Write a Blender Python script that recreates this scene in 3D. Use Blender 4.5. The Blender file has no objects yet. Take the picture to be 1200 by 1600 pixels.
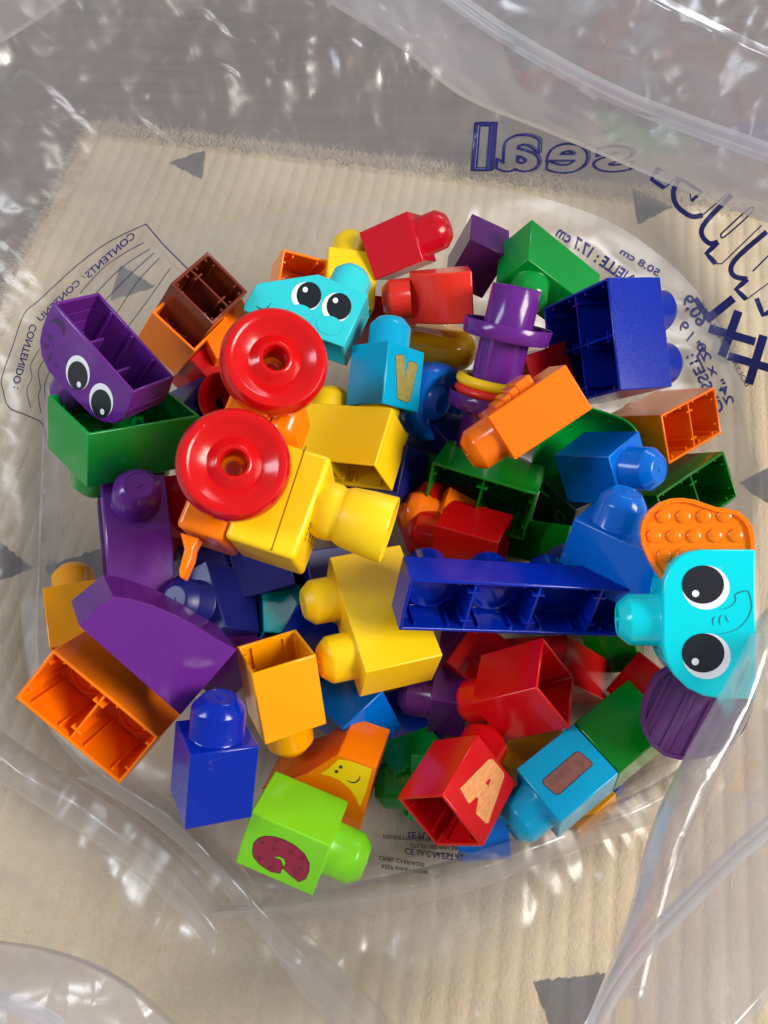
import bpy, bmesh, math, random
import numpy as np
from mathutils import Matrix, Vector, noise
from mathutils.bvhtree import BVHTree

sc = bpy.context.scene
COL = sc.collection
# ------------------------------------------------------------------ camera
TILT = math.radians(26.0); CAMH = 0.475
cam = bpy.data.cameras.new('camera'); camo = bpy.data.objects.new('camera', cam); COL.objects.link(camo)
camo.location = (0, 0, CAMH); camo.rotation_euler = (TILT, 0, 0)
cam.sensor_fit = 'VERTICAL'; cam.sensor_height = 36.0; cam.lens = 27.0
cam.clip_start = 0.01; cam.clip_end = 50
sc.camera = camo
# ------------------------------------------------------------------ world and lamps (indoor daylight)
wd = bpy.data.worlds.new('World'); sc.world = wd; wd.use_nodes = True
bg = wd.node_tree.nodes['Background']; bg.inputs[0].default_value = (0.88, 0.92, 1.0, 1); bg.inputs[1].default_value = 0.25
def area(name, loc, tgt, sx, sy, power, col):
    l = bpy.data.lights.new(name, 'AREA'); l.shape = 'RECTANGLE'; l.size = sx; l.size_y = sy; l.energy = power; l.color = col
    o = bpy.data.objects.new(name, l); COL.objects.link(o); o.location = loc
    o.rotation_euler = (Vector(tgt) - Vector(loc)).to_track_quat('-Z', 'Y').to_euler()
    return o
area('window_light', (-1.15, 0.10, 1.00), (0, .2, .05), 0.30, 0.8, 10, (0.82, 0.91, 1.0))
area('far_window_light', (0.95, 1.75, 1.20), (0, .25, .05), 0.9, 0.22, 8, (0.92, 0.96, 1.0))
area('room_light', (1.62, -0.28, 1.42), (0, .25, .05), 0.85, 0.85, 50, (1.0, 0.93, 0.83))
sc.view_settings.view_transform = 'Standard'; sc.view_settings.look = 'None'
sc.view_settings.exposure = 0.22; sc.view_settings.gamma = 1.0
sc.cycles.max_bounces = 14; sc.cycles.transparent_max_bounces = 24
sc.cycles.caustics_reflective = False; sc.cycles.caustics_refractive = False

# ------------------------------------------------------------------ measured poses (metres) and outlines (millimetres)
POSES = {
 'purple_face': ([[0.4297,0.6674,-0.6082],[0.7101,-0.6658,-0.2289],[-0.5577,-0.3335,-0.7601]],[-0.13462,0.24607,0.16666],[0.0308,0.0586,0.0399],1),
 'green_left': ([[0.7019,0.6787,-0.216],[0.4999,-0.6855,-0.5293],[-0.5073,0.2635,-0.8205]],[-0.13697,0.229,0.13412],[0.0631,0.0451,0.0312],1),
 'brown': ([[0.4917,0.6984,-0.5201],[0.8558,-0.498,0.1402],[-0.1611,-0.514,-0.8425]],[-0.09752,0.30264,0.14236],[0.0334,0.0309,0.0332],1),
 'cyan_face': ([[-0.0073,0.9267,0.3758],[-0.2774,-0.3629,0.8896],[0.9607,-0.0978,0.2597]],[-0.05258,0.29504,0.10581],[0.0315,0.0632,0.0372],-1),
 'orange_back': ([[0.9336,-0.1438,-0.3281],[0.0121,-0.9027,0.4301],[-0.358,-0.4055,-0.8411]],[-0.05171,0.34913,0.09903],[0.0312,0.0317,0.0358],1),
 'red_top': ([[0.3246,-0.3331,0.8853],[0.6432,0.7639,0.0516],[-0.6935,0.5527,0.4622]],[-0.00563,0.37052,0.09593],[0.0321,0.0309,0.0341],1),
 'purple_back': ([[0.9169,0.11,0.3836],[-0.181,0.9713,0.1541],[-0.3557,-0.2107,0.9105]],[0.05769,0.39086,0.05562],[0.0292,0.0318,0.0376],1),
 'green_wedge': ([[-0.7973,-0.5818,-0.1609],[0.1615,0.0512,-0.9855],[0.5816,-0.8117,0.0531]],[0.11446,0.38718,0.07669],[0.0664,0.0299,0.0372],-1),
 'blue_2x2': ([[0.3721,0.1182,0.9206],[-0.3883,-0.8811,0.27],[0.8431,-0.4579,-0.282]],[0.1161,0.28872,0.10749],[0.0639,0.0632,0.0372],1),
 'orange_right': ([[0.7562,0.2551,-0.6025],[0.5638,-0.7214,0.4022],[-0.3321,-0.6438,-0.6894]],[0.19197,0.25805,0.06986],[0.0617,0.0313,0.0429],1),
 'orange_ridged': ([[-0.5536,-0.0541,-0.831],[0.6634,0.5746,-0.4793],[0.5034,-0.8166,-0.2822]],[0.10014,0.24119,0.13394],[0.0271,0.0311,0.0481],-1),
 'azure_block': ([[0.3533,0.701,0.6195],[-0.6168,0.6724,-0.4092],[-0.7034,-0.2376,0.6699]],[0.11533,0.22693,0.07205],[0.0312,0.0316,0.0379],1),
 'green_right': ([[0.7994,0.3831,-0.4628],[0.5749,-0.7112,0.4045],[-0.1742,-0.5894,-0.7888]],[0.1897,0.21125,0.0633],[0.0637,0.0314,0.0379],-1),
 'azure_slope': ([[0.7978,0.5724,0.1894],[-0.5685,0.6098,0.5522],[0.2006,-0.5483,0.8119]],[0.12577,0.14038,0.0933],[0.0661,0.0314,0.0337],1),
 'green_open': ([[0.9372,-0.1825,0.2973],[-0.3472,-0.5689,0.7455],[0.0331,-0.8019,-0.5965]],[0.05418,0.19934,0.07935],[0.0625,0.0314,0.0418],1),
 'red_low': ([[0.0513,0.3884,-0.9201],[0.5205,0.7759,0.3565],[0.8523,-0.4972,-0.1623]],[0.06783,0.17272,0.07066],[0.0307,0.0317,0.0377],-1),
 'orange_small': ([[-0.3,0.3935,-0.869],[-0.9452,0.0004,0.3265],[0.1289,0.9193,0.3718]],[0.05454,0.18863,0.0478],[0.032,0.0318,0.0305],-1),
 'blue_bar': ([[0.968,-0.1821,-0.1725],[0.0463,-0.5462,0.8364],[-0.2465,-0.8176,-0.5203]],[0.0746,0.12305,0.11127],[0.134,0.0307,0.0195],1),
 'yellow_two': ([[0.2975,0.1401,-0.9444],[-0.9413,0.2082,-0.2657],[0.1594,0.968,0.1938]],[0.01752,0.1357,0.07317],[0.0703,0.0287,0.0412],1),
 'elephant': ([[-0.0104,0.1644,-0.9863],[0.9071,0.4166,0.0598],[0.4208,-0.8941,-0.1534]],[0.16767,0.11101,0.13253],[0.0665,0.0318,0.0394],-1),
 'cyan_v': ([[0.6978,-0.709,0.1023],[0.234,0.3606,0.9029],[-0.677,-0.6061,0.4175]],[-0.00111,0.253,0.09461],[0.0306,0.0305,0.0359],1),
 'yellow_open': ([[0.9131,0.3121,0.2622],[-0.2721,-0.0122,0.9622],[0.3035,-0.95,0.0738]],[-0.02955,0.21441,0.08589],[0.0647,0.0314,0.037],1),
 'train_body': ([[-0.3126,0.003,0.9499],[-0.9329,0.187,-0.3076],[-0.1786,-0.9824,-0.0556]],[-0.06456,0.17121,0.13637],[0.0513,0.0524,0.034],1),
 'purple_stud': ([[0.9084,-0.2163,0.3579],[0.2266,0.9739,0.0134],[-0.3514,0.0689,0.9337]],[-0.14115,0.16755,0.07707],[0.0332,0.0619,0.0378],1),
 'purple_arch': ([[0.5587,-0.4525,0.695],[-0.4136,0.5743,0.7064],[-0.7188,-0.6822,0.1337]],[-0.11986,0.09562,0.12586],[0.0632,0.0328,0.0371],1),
 'yellow_left': ([[0.927,-0.2224,-0.3021],[0.2833,-0.113,0.9523],[-0.2459,-0.9684,-0.0418]],[-0.16792,0.11742,0.05467],[0.0319,0.032,0.0365],1),
 'orange_left': ([[0.7664,-0.6368,0.0844],[-0.5712,-0.6154,0.5431],[-0.2939,-0.4644,-0.8354]],[-0.14051,0.07171,0.1064],[0.0648,0.0317,0.038],1),
 'blue_block': ([[0.8825,-0.4519,0.1302],[0.2002,0.6116,0.7654],[-0.4255,-0.6494,0.6302]],[-0.08018,0.0343,0.09699],[0.0305,0.03,0.0365],1),
 'amber_open': ([[-0.907,-0.4074,0.107],[-0.359,0.6148,-0.7022],[0.2203,-0.6753,-0.7039]],[-0.05374,0.1045,0.10539],[0.0321,0.0317,0.0395],-1),
 'orange_star': ([[0.9508,0.2147,0.2233],[-0.3095,0.6921,0.6521],[-0.0146,-0.6891,0.7245]],[-0.0187,0.03964,0.04539],[0.0205,0.032,0.0403],1),
 'lime': ([[-0.2934,0.2175,0.9309],[-0.6469,0.6718,-0.3608],[-0.7038,-0.7081,-0.0564]],[-0.06245,0.03122,0.07466],[0.0317,0.032,0.0398],1),
 'purple_l': ([[0.1738,-0.0246,-0.9845],[0.8979,-0.4066,0.1687],[-0.4044,-0.9133,-0.0486]],[0.04764,0.10235,0.04804],[0.0526,0.0298,0.0195],-1),
 'red_open': ([[-0.5893,0.2496,-0.7684],[0.4597,0.8857,-0.0649],[0.6644,-0.3915,-0.6367]],[0.08512,0.09079,0.09745],[0.032,0.0321,0.0375],-1),
 'red_a': ([[0.5909,-0.6224,0.5133],[-0.6313,0.0395,0.7746],[-0.5023,-0.7817,-0.3695]],[0.02556,0.027,0.09174],[0.0326,0.0317,0.0375],1),
 'cyan_i': ([[-0.568,0.1401,-0.811],[0.795,-0.1615,-0.5847],[-0.2129,-0.9769,-0.0197]],[0.10492,0.05791,0.07465],[0.0309,0.0319,0.0368],-1),
 'yellow_back': ([[0.9822,-0.1796,0.0551],[0.0045,0.316,0.9488],[-0.1878,-0.9316,0.3112]],[-0.02454,0.33566,0.07904],[0.0317,0.032,0.0388],1),
 'coral_curve': ([[-0.0909,0.0323,-0.9953],[0.6486,0.7603,-0.0346],[0.7557,-0.6487,-0.09]],[0.05425,0.33147,0.10503],[0.0307,0.0319,0.0375],-1),
 'navy_block': ([[-0.3386,-0.8563,-0.39],[0.9392,-0.283,-0.1943],[0.056,-0.4321,0.9001]],[-0.07795,0.14509,0.03923],[0.0387,0.0269,0.0554],-1),
 'teal_block': ([[0.9084,-0.399,-0.1248],[0.0554,-0.1809,0.9819],[-0.4143,-0.8989,-0.1422]],[-0.05922,0.124,0.04738],[0.029,0.0309,0.0321],1),
 'azure_low': ([[0.6207,0.7132,-0.3256],[-0.5731,0.6961,0.4323],[0.535,-0.0817,0.8409]],[-0.01852,0.08505,0.02068],[0.0638,0.0293,0.0377],1),
 'navy_side': ([[0.4572,0.2188,0.862],[0.261,0.8936,-0.3652],[-0.8502,0.392,0.3515]],[-0.01494,0.23596,0.05382],[0.0323,0.0328,0.0381],1),
 'red_deep': ([[-0.5935,-0.1074,0.7977],[0.018,-0.9926,-0.1202],[0.8047,-0.057,0.591]],[0.08555,0.11276,0.02884],[0.0635,0.0249,0.0371],-1),
 'red_slab': ([[0.4075,0.6242,-0.6666],[-0.7292,0.6618,0.1739],[0.5497,0.4152,0.7249]],[0.16721,0.09273,0.02351],[0.0321,0.0291,0.0376],1),
 'green_deep': ([[0.8752,-0.3882,-0.2886],[-0.0379,0.5399,-0.8409],[0.4823,0.7469,0.4578]],[0.14317,0.15328,0.02159],[0.0281,0.0319,0.0374],1),
 'green_dome': ([[0.0601,0.03,-0.9977],[0.9879,0.1417,0.0637],[0.1433,-0.9895,-0.0211]],[0.04637,0.04611,0.04455],[0.032,0.032,0.0328],-1),
 'yellow_under': ([[-0.5642,0.2591,-0.7839],[0.7868,-0.1189,-0.6056],[-0.2501,-0.9585,-0.1367]],[0.12042,0.05184,0.0244],[0.0252,0.0315,0.0277],-1),
 'blue_under': ([[-0.6368,0.2703,-0.7221],[0.7426,-0.0368,-0.6687],[-0.2073,-0.9621,-0.1773]],[0.126,0.05827,0.02331],[0.0235,0.0315,0.0199],-1),
 'azure_under': ([[0.9937,0.0396,-0.1051],[0.045,0.7171,0.6955],[0.1029,-0.6959,0.7108]],[0.05439,0.02378,0.01521],[0.0279,0.032,0.0377],1),
 'mustard_deep': ([[0.7047,0.6681,0.2387],[-0.7095,0.6632,0.2383],[0.0009,-0.3373,0.9414]],[0.0777,0.06026,0.00812],[0.0288,0.0321,0.0375],1),
 'green_low': ([[0.4748,0.2186,-0.8525],[-0.4543,0.8905,-0.0247],[0.7538,0.399,0.5222]],[0.11946,0.18845,0.03185],[0.0641,0.0246,0.0373],1),
 'black_block': ([[0.5708,0.0801,-0.8171],[-0.7803,0.3626,-0.5096],[0.2555,0.9285,0.2695]],[0.1351,0.22554,0.03776],[0.0296,0.0313,0.0377],1),
 'red_left': ([[0.942,-0.1132,-0.3158],[-0.0461,0.8887,-0.4562],[0.3323,0.4443,0.832]],[-0.0916,0.20367,0.07499],[0.032,0.0301,0.0376],1),
 'red_hidden': ([[0.602,-0.2983,-0.7407],[0.1661,0.9541,-0.2493],[0.781,0.027,0.6239]],[0.04799,0.20942,0.03365],[0.0329,0.032,0.0381],1),
 'navy_wedge': ([[0.5617,0.3039,0.7695],[-0.3695,0.9243,-0.0953],[-0.7402,-0.2308,0.6315]],[-0.13275,0.25524,0.07043],[0.0295,0.0317,0.0377],1),
 'purple_bit': ([[0.7201,0.3071,0.6222],[-0.6364,0.6497,0.4159],[-0.2765,-0.6954,0.6633]],[-0.09417,0.10746,0.03704],[0.0257,0.0321,0.0374],1),
 'orange_under': ([[0.4907,0.7054,-0.5114],[0.8612,-0.4821,0.1612],[-0.1328,-0.5195,-0.8441]],[-0.11105,0.29545,0.12738],[0.032,0.0312,0.0374],1),
}
TRACE = {
 'pf_out': (0,-1,[[-29.2,-0.11],[-28.9,9.95],[-28.08,17.17],[-26.09,24.48],[-21.74,30.55],[-14.23,34.46],[-5.6,34.63],[1.42,34.1],[9.61,33.48],[16.62,32.96],[24.57,29.91],[30.6,23.83],[32.42,16.98],[32.18,10.81],[29.26,0.09]]),
 'pf_w1': (0,-1,[[4.92,12.48],[6.04,14.2],[6.86,16.19],[7.35,18.33],[7.47,20.54],[7.22,22.7],[6.6,24.69],[5.65,26.42],[4.41,27.79],[2.94,28.73],[1.32,29.18],[-0.37,29.13],[-2.03,28.58],[-3.59,27.56],[-4.96,26.11],[-6.06,24.33],[-6.86,22.29],[-7.3,20.12],[-7.37,17.92],[-7.08,15.79],[-6.43,13.85],[-5.46,12.19],[-4.23,10.88],[-2.79,9.99],[-1.21,9.56],[0.42,9.61],[2.04,10.13],[3.57,11.1]]),
 'pf_b1': (0,-1,[[4.9,14.9],[5.83,16.35],[6.52,18.02],[6.93,19.83],[7.03,21.68],[6.82,23.49],[6.3,25.16],[5.5,26.61],[4.46,27.76],[3.23,28.55],[1.87,28.93],[0.46,28.89],[-0.93,28.43],[-2.24,27.57],[-3.38,26.37],[-4.31,24.87],[-4.98,23.17],[-5.36,21.34],[-5.42,19.49],[-5.18,17.7],[-4.64,16.07],[-3.83,14.66],[-2.79,13.56],[-1.58,12.81],[-0.26,12.44],[1.12,12.48],[2.48,12.92],[3.76,13.74]]),
 'pf_h1': (0,-1,[[4.48,22.73],[4.7,23.01],[4.87,23.33],[4.98,23.69],[5.02,24.07],[4.99,24.44],[4.9,24.8],[4.75,25.11],[4.54,25.37],[4.29,25.56],[4.01,25.67],[3.71,25.7],[3.41,25.64],[3.12,25.5],[2.86,25.29],[2.64,25.01],[2.48,24.68],[2.37,24.32],[2.33,23.94],[2.36,23.57],[2.45,23.22],[2.6,22.91],[2.81,22.65],[3.06,22.46],[3.34,22.35],[3.64,22.32],[3.94,22.38],[4.22,22.52]]),
 'pf_w2': (0,-1,[[22.58,13.18],[23.72,14.88],[24.58,16.84],[25.11,18.97],[25.27,21.16],[25.07,23.31],[24.49,25.29],[23.58,27.02],[22.38,28.4],[20.94,29.35],[19.34,29.82],[17.67,29.8],[16.0,29.27],[14.44,28.27],[13.06,26.85],[11.92,25.09],[11.09,23.08],[10.61,20.92],[10.49,18.73],[10.74,16.62],[11.35,14.68],[12.27,13.02],[13.47,11.71],[14.88,10.8],[16.43,10.35],[18.06,10.38],[19.68,10.88],[21.21,11.83]]),
 'pf_b2': (0,-1,[[22.77,15.66],[23.73,17.09],[24.44,18.75],[24.87,20.54],[24.99,22.4],[24.8,24.21],[24.31,25.9],[23.53,27.37],[22.5,28.55],[21.29,29.37],[19.94,29.79],[18.53,29.78],[17.13,29.36],[15.82,28.53],[14.66,27.35],[13.71,25.88],[13.02,24.19],[12.63,22.37],[12.54,20.52],[12.76,18.72],[13.28,17.07],[14.06,15.65],[15.08,14.52],[16.28,13.73],[17.6,13.33],[18.97,13.34],[20.34,13.74],[21.62,14.53]]),
 'pf_h2': (0,-1,[[22.33,23.31],[22.56,23.58],[22.73,23.91],[22.85,24.27],[22.9,24.65],[22.89,25.02],[22.8,25.38],[22.66,25.69],[22.46,25.95],[22.21,26.14],[21.93,26.25],[21.63,26.28],[21.33,26.22],[21.04,26.08],[20.77,25.87],[20.55,25.59],[20.37,25.26],[20.26,24.9],[20.21,24.52],[20.22,24.15],[20.31,23.8],[20.45,23.48],[20.65,23.23],[20.9,23.04],[21.18,22.93],[21.47,22.9],[21.77,22.96],[22.07,23.09]]),
 'pf_m': (0,-1,[[-25.58,9.55],[-24.43,6.23],[-22.66,4.08],[-19.61,3.26],[-16.76,5.29],[-15.92,9.83],[-17.97,7.79],[-20.73,7.01],[-22.97,7.85]]),
 'pf_d0': (0,-1,[[-20.7,16.09],[-20.47,16.89],[-20.53,17.75],[-20.88,18.43],[-21.43,18.75],[-22.02,18.62],[-22.5,18.08],[-22.73,17.27],[-22.66,16.42],[-22.31,15.74],[-21.77,15.42],[-21.18,15.55]]),
 'pf_d1': (0,-1,[[-20.39,22.08],[-20.12,22.98],[-20.19,23.94],[-20.57,24.7],[-21.17,25.05],[-21.82,24.89],[-22.35,24.28],[-22.62,23.37],[-22.55,22.41],[-22.17,21.66],[-21.57,21.31],[-20.92,21.46]]),
 'pf_d2': (0,-1,[[-15.94,26.19],[-15.65,27.09],[-15.68,28.03],[-16.02,28.76],[-16.58,29.07],[-17.22,28.88],[-17.74,28.24],[-18.03,27.33],[-17.99,26.39],[-17.65,25.68],[-17.09,25.37],[-16.46,25.56]]),
 'pf_d3': (0,-1,[[-11.63,26.58],[-11.46,27.14],[-11.5,27.73],[-11.73,28.19],[-12.1,28.41],[-12.5,28.33],[-12.83,27.95],[-12.99,27.4],[-12.95,26.81],[-12.72,26.35],[-12.36,26.13],[-11.96,26.21]]),
 'pf_d4': (0,-1,[[-18.19,19.24],[-18.09,19.61],[-18.14,20.02],[-18.32,20.35],[-18.58,20.52],[-18.87,20.48],[-19.09,20.25],[-19.19,19.88],[-19.14,19.48],[-18.96,19.15],[-18.69,18.97],[-18.41,19.01]]),
 'pf_d5': (0,-1,[[-16.83,23.15],[-16.72,23.53],[-16.77,23.94],[-16.95,24.27],[-17.22,24.44],[-17.5,24.41],[-17.73,24.17],[-17.83,23.8],[-17.78,23.39],[-17.6,23.05],[-17.33,22.88],[-17.05,22.92]]),
 'cf_out': (0,1,[[-31.67,-0.18],[-32.61,2.87],[-31.11,17.12],[-29.79,19.1],[-0.07,36.95],[31.95,36.53],[31.34,0.98]]),
 'cf_w1': (0,1,[[8.01,21.61],[7.92,19.65],[7.39,17.78],[6.45,16.09],[5.15,14.68],[3.55,13.61],[1.73,12.93],[-0.23,12.68],[-2.21,12.87],[-4.13,13.49],[-5.88,14.52],[-7.39,15.9],[-8.57,17.55],[-9.37,19.41],[-9.73,21.38],[-9.66,23.35],[-9.14,25.24],[-8.2,26.94],[-6.89,28.36],[-5.28,29.44],[-3.45,30.12],[-1.48,30.37],[0.52,30.17],[2.44,29.54],[4.2,28.5],[5.7,27.11],[6.87,25.44],[7.65,23.58]]),
 'cf_b1': (0,1,[[7.06,25.39],[7.61,23.6],[7.81,21.77],[7.62,19.99],[7.08,18.35],[6.19,16.92],[5.02,15.78],[3.61,14.99],[2.04,14.59],[0.38,14.58],[-1.28,14.99],[-2.86,15.78],[-4.29,16.92],[-5.48,18.34],[-6.39,19.99],[-6.95,21.78],[-7.16,23.61],[-6.98,25.4],[-6.44,27.06],[-5.56,28.5],[-4.38,29.64],[-2.96,30.44],[-1.38,30.85],[0.29,30.84],[1.96,30.43],[3.55,29.63],[4.97,28.48],[6.16,27.04]]),
 'cf_h1': (0,1,[[-1.63,25.71],[-1.48,24.96],[-1.64,24.24],[-2.09,23.7],[-2.74,23.44],[-3.45,23.52],[-4.09,23.91],[-4.53,24.55],[-4.68,25.3],[-4.52,26.02],[-4.07,26.56],[-3.42,26.82],[-2.71,26.74],[-2.07,26.35]]),
 'cf_w2': (0,1,[[26.67,21.86],[26.58,19.85],[26.07,17.95],[25.15,16.23],[23.89,14.79],[22.34,13.7],[20.58,13.01],[18.69,12.76],[16.78,12.95],[14.93,13.59],[13.23,14.64],[11.78,16.04],[10.65,17.73],[9.89,19.63],[9.54,21.63],[9.62,23.64],[10.13,25.56],[11.04,27.29],[12.3,28.75],[13.86,29.85],[15.64,30.54],[17.54,30.79],[19.46,30.59],[21.32,29.94],[23.01,28.88],[24.46,27.46],[25.59,25.76],[26.34,23.86]]),
 'cf_b2': (0,1,[[25.95,25.6],[26.49,23.82],[26.67,22.0],[26.47,20.22],[25.92,18.58],[25.03,17.16],[23.86,16.02],[22.45,15.23],[20.89,14.83],[19.24,14.83],[17.59,15.23],[16.02,16.02],[14.61,17.15],[13.43,18.58],[12.55,20.22],[11.99,22.0],[11.81,23.83],[11.99,25.62],[12.54,27.27],[13.43,28.7],[14.61,29.85],[16.02,30.64],[17.6,31.05],[19.26,31.04],[20.91,30.63],[22.49,29.83],[23.89,28.69],[25.07,27.25]]),
 'cf_h2': (0,1,[[17.38,26.09],[17.52,25.35],[17.36,24.63],[16.9,24.09],[16.26,23.83],[15.55,23.91],[14.92,24.3],[14.49,24.93],[14.34,25.68],[14.51,26.4],[14.96,26.94],[15.61,27.2],[16.31,27.12],[16.95,26.73]]),
 'cf_l1': (0,1,[[7.93,11.04],[7.94,9.75],[7.57,8.49],[6.82,7.3],[5.74,6.26],[4.38,5.41],[2.81,4.79],[1.1,4.44],[-0.65,4.38],[-2.37,4.6],[-3.96,5.09],[-5.34,5.84],[-6.45,6.81],[-7.24,7.94],[-7.65,9.18],[-7.67,10.47],[-7.3,11.74],[-6.55,12.93],[-5.47,13.98],[-4.1,14.84],[-2.53,15.46],[-0.81,15.8],[0.95,15.87],[2.67,15.64],[4.26,15.14],[5.64,14.38],[6.75,13.41],[7.53,12.28]]),
 'cf_l2': (0,1,[[26.48,10.91],[26.48,9.63],[26.1,8.37],[25.35,7.19],[24.27,6.14],[22.91,5.3],[21.34,4.68],[19.65,4.33],[17.9,4.27],[16.2,4.49],[14.62,4.99],[13.25,5.73],[12.15,6.7],[11.38,7.82],[10.98,9.06],[10.96,10.34],[11.34,11.61],[12.09,12.8],[13.17,13.85],[14.54,14.7],[16.11,15.32],[17.82,15.66],[19.57,15.73],[21.28,15.5],[22.85,15.0],[24.23,14.25],[25.32,13.28],[26.08,12.15]]),
 'cf_s': (0,1,[[-25.93,5.34],[-23.88,4.52],[-21.32,4.91],[-19.33,6.56],[-18.43,10.28]]),
 'el_out': (1,-1,[[33.33,-0.53],[33.45,22.23],[32.51,27.79],[30.1,32.46],[25.72,36.26],[19.87,38.69],[13.03,39.46],[-10.36,39.76],[-17.14,38.38],[-23.38,34.77],[-28.77,29.31],[-32.07,22.46],[-33.23,15.17],[-32.83,0.16]]),
 'el_w1': (1,-1,[[16.5,10.72],[14.31,11.01],[12.23,11.78],[10.35,13.0],[8.79,14.61],[7.6,16.52],[6.86,18.64],[6.59,20.88],[6.83,23.11],[7.54,25.22],[8.71,27.11],[10.27,28.68],[12.14,29.85],[14.23,30.56],[16.44,30.78],[18.65,30.49],[20.75,29.7],[22.63,28.46],[24.2,26.84],[25.38,24.91],[26.11,22.77],[26.35,20.53],[26.1,18.3],[25.37,16.2],[24.19,14.33],[22.63,12.78],[20.76,11.63],[18.68,10.93]]),
 'el_b1': (1,-1,[[17.85,13.07],[15.94,13.33],[14.12,14.02],[12.49,15.12],[11.12,16.56],[10.09,18.27],[9.44,20.18],[9.21,22.18],[9.42,24.18],[10.04,26.07],[11.06,27.76],[12.42,29.17],[14.06,30.22],[15.89,30.86],[17.81,31.06],[19.74,30.8],[21.57,30.09],[23.22,28.99],[24.58,27.53],[25.61,25.8],[26.25,23.88],[26.46,21.87],[26.24,19.88],[25.6,17.99],[24.57,16.32],[23.21,14.92],[21.58,13.89],[19.76,13.26]]),
 'el_k1': (1,-1,[[8.82,25.3],[9.12,25.97],[9.46,26.61],[9.84,27.22],[10.27,27.79],[10.73,28.33],[11.23,28.83],[11.76,29.29],[12.32,29.7],[12.91,30.07],[13.51,30.38],[14.14,30.65],[14.79,30.86],[15.45,31.02],[16.12,31.12],[16.8,31.17]]),
 'el_h1': (1,-1,[[13.78,23.7],[13.17,23.83],[12.66,24.17],[12.31,24.68],[12.19,25.28],[12.31,25.87],[12.65,26.37],[13.16,26.69],[13.77,26.8],[14.37,26.67],[14.88,26.33],[15.23,25.82],[15.35,25.22],[15.23,24.63],[14.89,24.13],[14.38,23.8]]),
 'el_w2': (1,-1,[[-14.04,10.83],[-16.31,11.12],[-18.47,11.91],[-20.43,13.14],[-22.07,14.77],[-23.33,16.71],[-24.13,18.87],[-24.43,21.14],[-24.23,23.4],[-23.52,25.54],[-22.34,27.46],[-20.75,29.05],[-18.83,30.24],[-16.67,30.97],[-14.39,31.18],[-12.1,30.89],[-9.92,30.09],[-7.95,28.83],[-6.31,27.18],[-5.06,25.22],[-4.27,23.05],[-3.99,20.78],[-4.22,18.52],[-4.94,16.38],[-6.13,14.49],[-7.73,12.91],[-9.64,11.75],[-11.78,11.04]]),
 'el_b2': (1,-1,[[-12.64,13.44],[-14.59,13.7],[-16.45,14.4],[-18.13,15.5],[-19.55,16.96],[-20.63,18.69],[-21.31,20.62],[-21.57,22.64],[-21.4,24.67],[-20.79,26.58],[-19.77,28.29],[-18.41,29.72],[-16.76,30.78],[-14.9,31.43],[-12.95,31.62],[-10.98,31.36],[-9.1,30.65],[-7.42,29.53],[-6.0,28.06],[-4.93,26.31],[-4.25,24.37],[-4.01,22.34],[-4.2,20.32],[-4.83,18.41],[-5.85,16.71],[-7.22,15.31],[-8.86,14.26],[-10.7,13.63]]),
 'el_h2': (1,-1,[[-16.69,24.4],[-17.32,24.53],[-17.86,24.87],[-18.22,25.39],[-18.36,25.99],[-18.25,26.59],[-17.9,27.09],[-17.37,27.42],[-16.75,27.53],[-16.11,27.4],[-15.58,27.05],[-15.21,26.53],[-15.07,25.93],[-15.19,25.34],[-15.54,24.83],[-16.06,24.5]]),
 'el_t': (1,-1,[[-4.33,17.39],[-3.49,11.91],[-1.42,7.33],[2.45,3.83],[6.97,1.94],[11.28,2.04],[15.01,3.59],[13.45,8.42],[11.05,8.28],[8.64,9.87],[7.18,12.63],[6.67,15.83]]),
 'el_r0': (1,-1,[[3.67,17.07],[2.02,18.2],[-0.77,17.88]]),
 'el_r1': (1,-1,[[4.27,14.32],[2.34,15.45],[-0.55,14.95]]),
 'el_r2': (1,-1,[[4.29,12.86],[2.37,12.35],[1.03,11.28]]),
 'ear_o': (1,-1,[[17.38,36.0],[18.19,37.55],[23.37,41.12],[28.84,44.18],[35.43,46.7],[40.92,47.56],[46.4,46.52],[51.3,43.55],[55.07,39.03],[56.9,33.77],[57.08,28.57],[56.18,23.41],[54.37,18.8],[52.63,14.22],[51.8,9.13],[50.49,4.58],[47.49,1.09],[43.71,-1.11],[38.87,-2.03],[31.9,-2.05],[27.67,16.71],[19.02,29.74]]),
 'ed_0': (1,-1,[[48.64,37.04]]),
 'ed_1': (1,-1,[[48.53,28.2]]),
 'ed_2': (1,-1,[[48.52,19.27]]),
 'ed_3': (1,-1,[[48.68,10.36]]),
 'ed_4': (1,-1,[[39.66,41.38]]),
 'ed_5': (1,-1,[[39.59,32.6]]),
 'ed_6': (1,-1,[[39.51,23.8]]),
 'ed_7': (1,-1,[[39.55,14.71]]),
 'ed_8': (1,-1,[[39.58,5.69]]),
 'ed_9': (1,-1,[[30.57,36.98]]),
 'ed_10': (1,-1,[[30.96,28.5]]),
 'ear_p': (1,-1,[[-19.8,34.14],[-22.38,38.49],[-25.15,41.9],[-31.04,45.37],[-38.11,47.9],[-45.15,48.79],[-51.12,47.63],[-57.0,44.35],[-61.27,38.67],[-62.8,32.02],[-62.21,24.43],[-59.95,16.86],[-55.25,9.3],[-47.7,3.59],[-38.77,0.18],[-31.9,-0.41],[-28.39,17.24]]),
 'es_0': (1,-1,[[-24.32,35.65],[-46.58,46.4]]),
 'es_1': (1,-1,[[-26.73,31.59],[-52.81,44.48]]),
 'es_2': (1,-1,[[-32.1,27.5],[-57.84,40.05]]),
 'es_3': (1,-1,[[-33.47,22.79],[-59.67,35.77]]),
 'es_4': (1,-1,[[-35.8,17.37],[-60.43,29.6]]),
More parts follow.
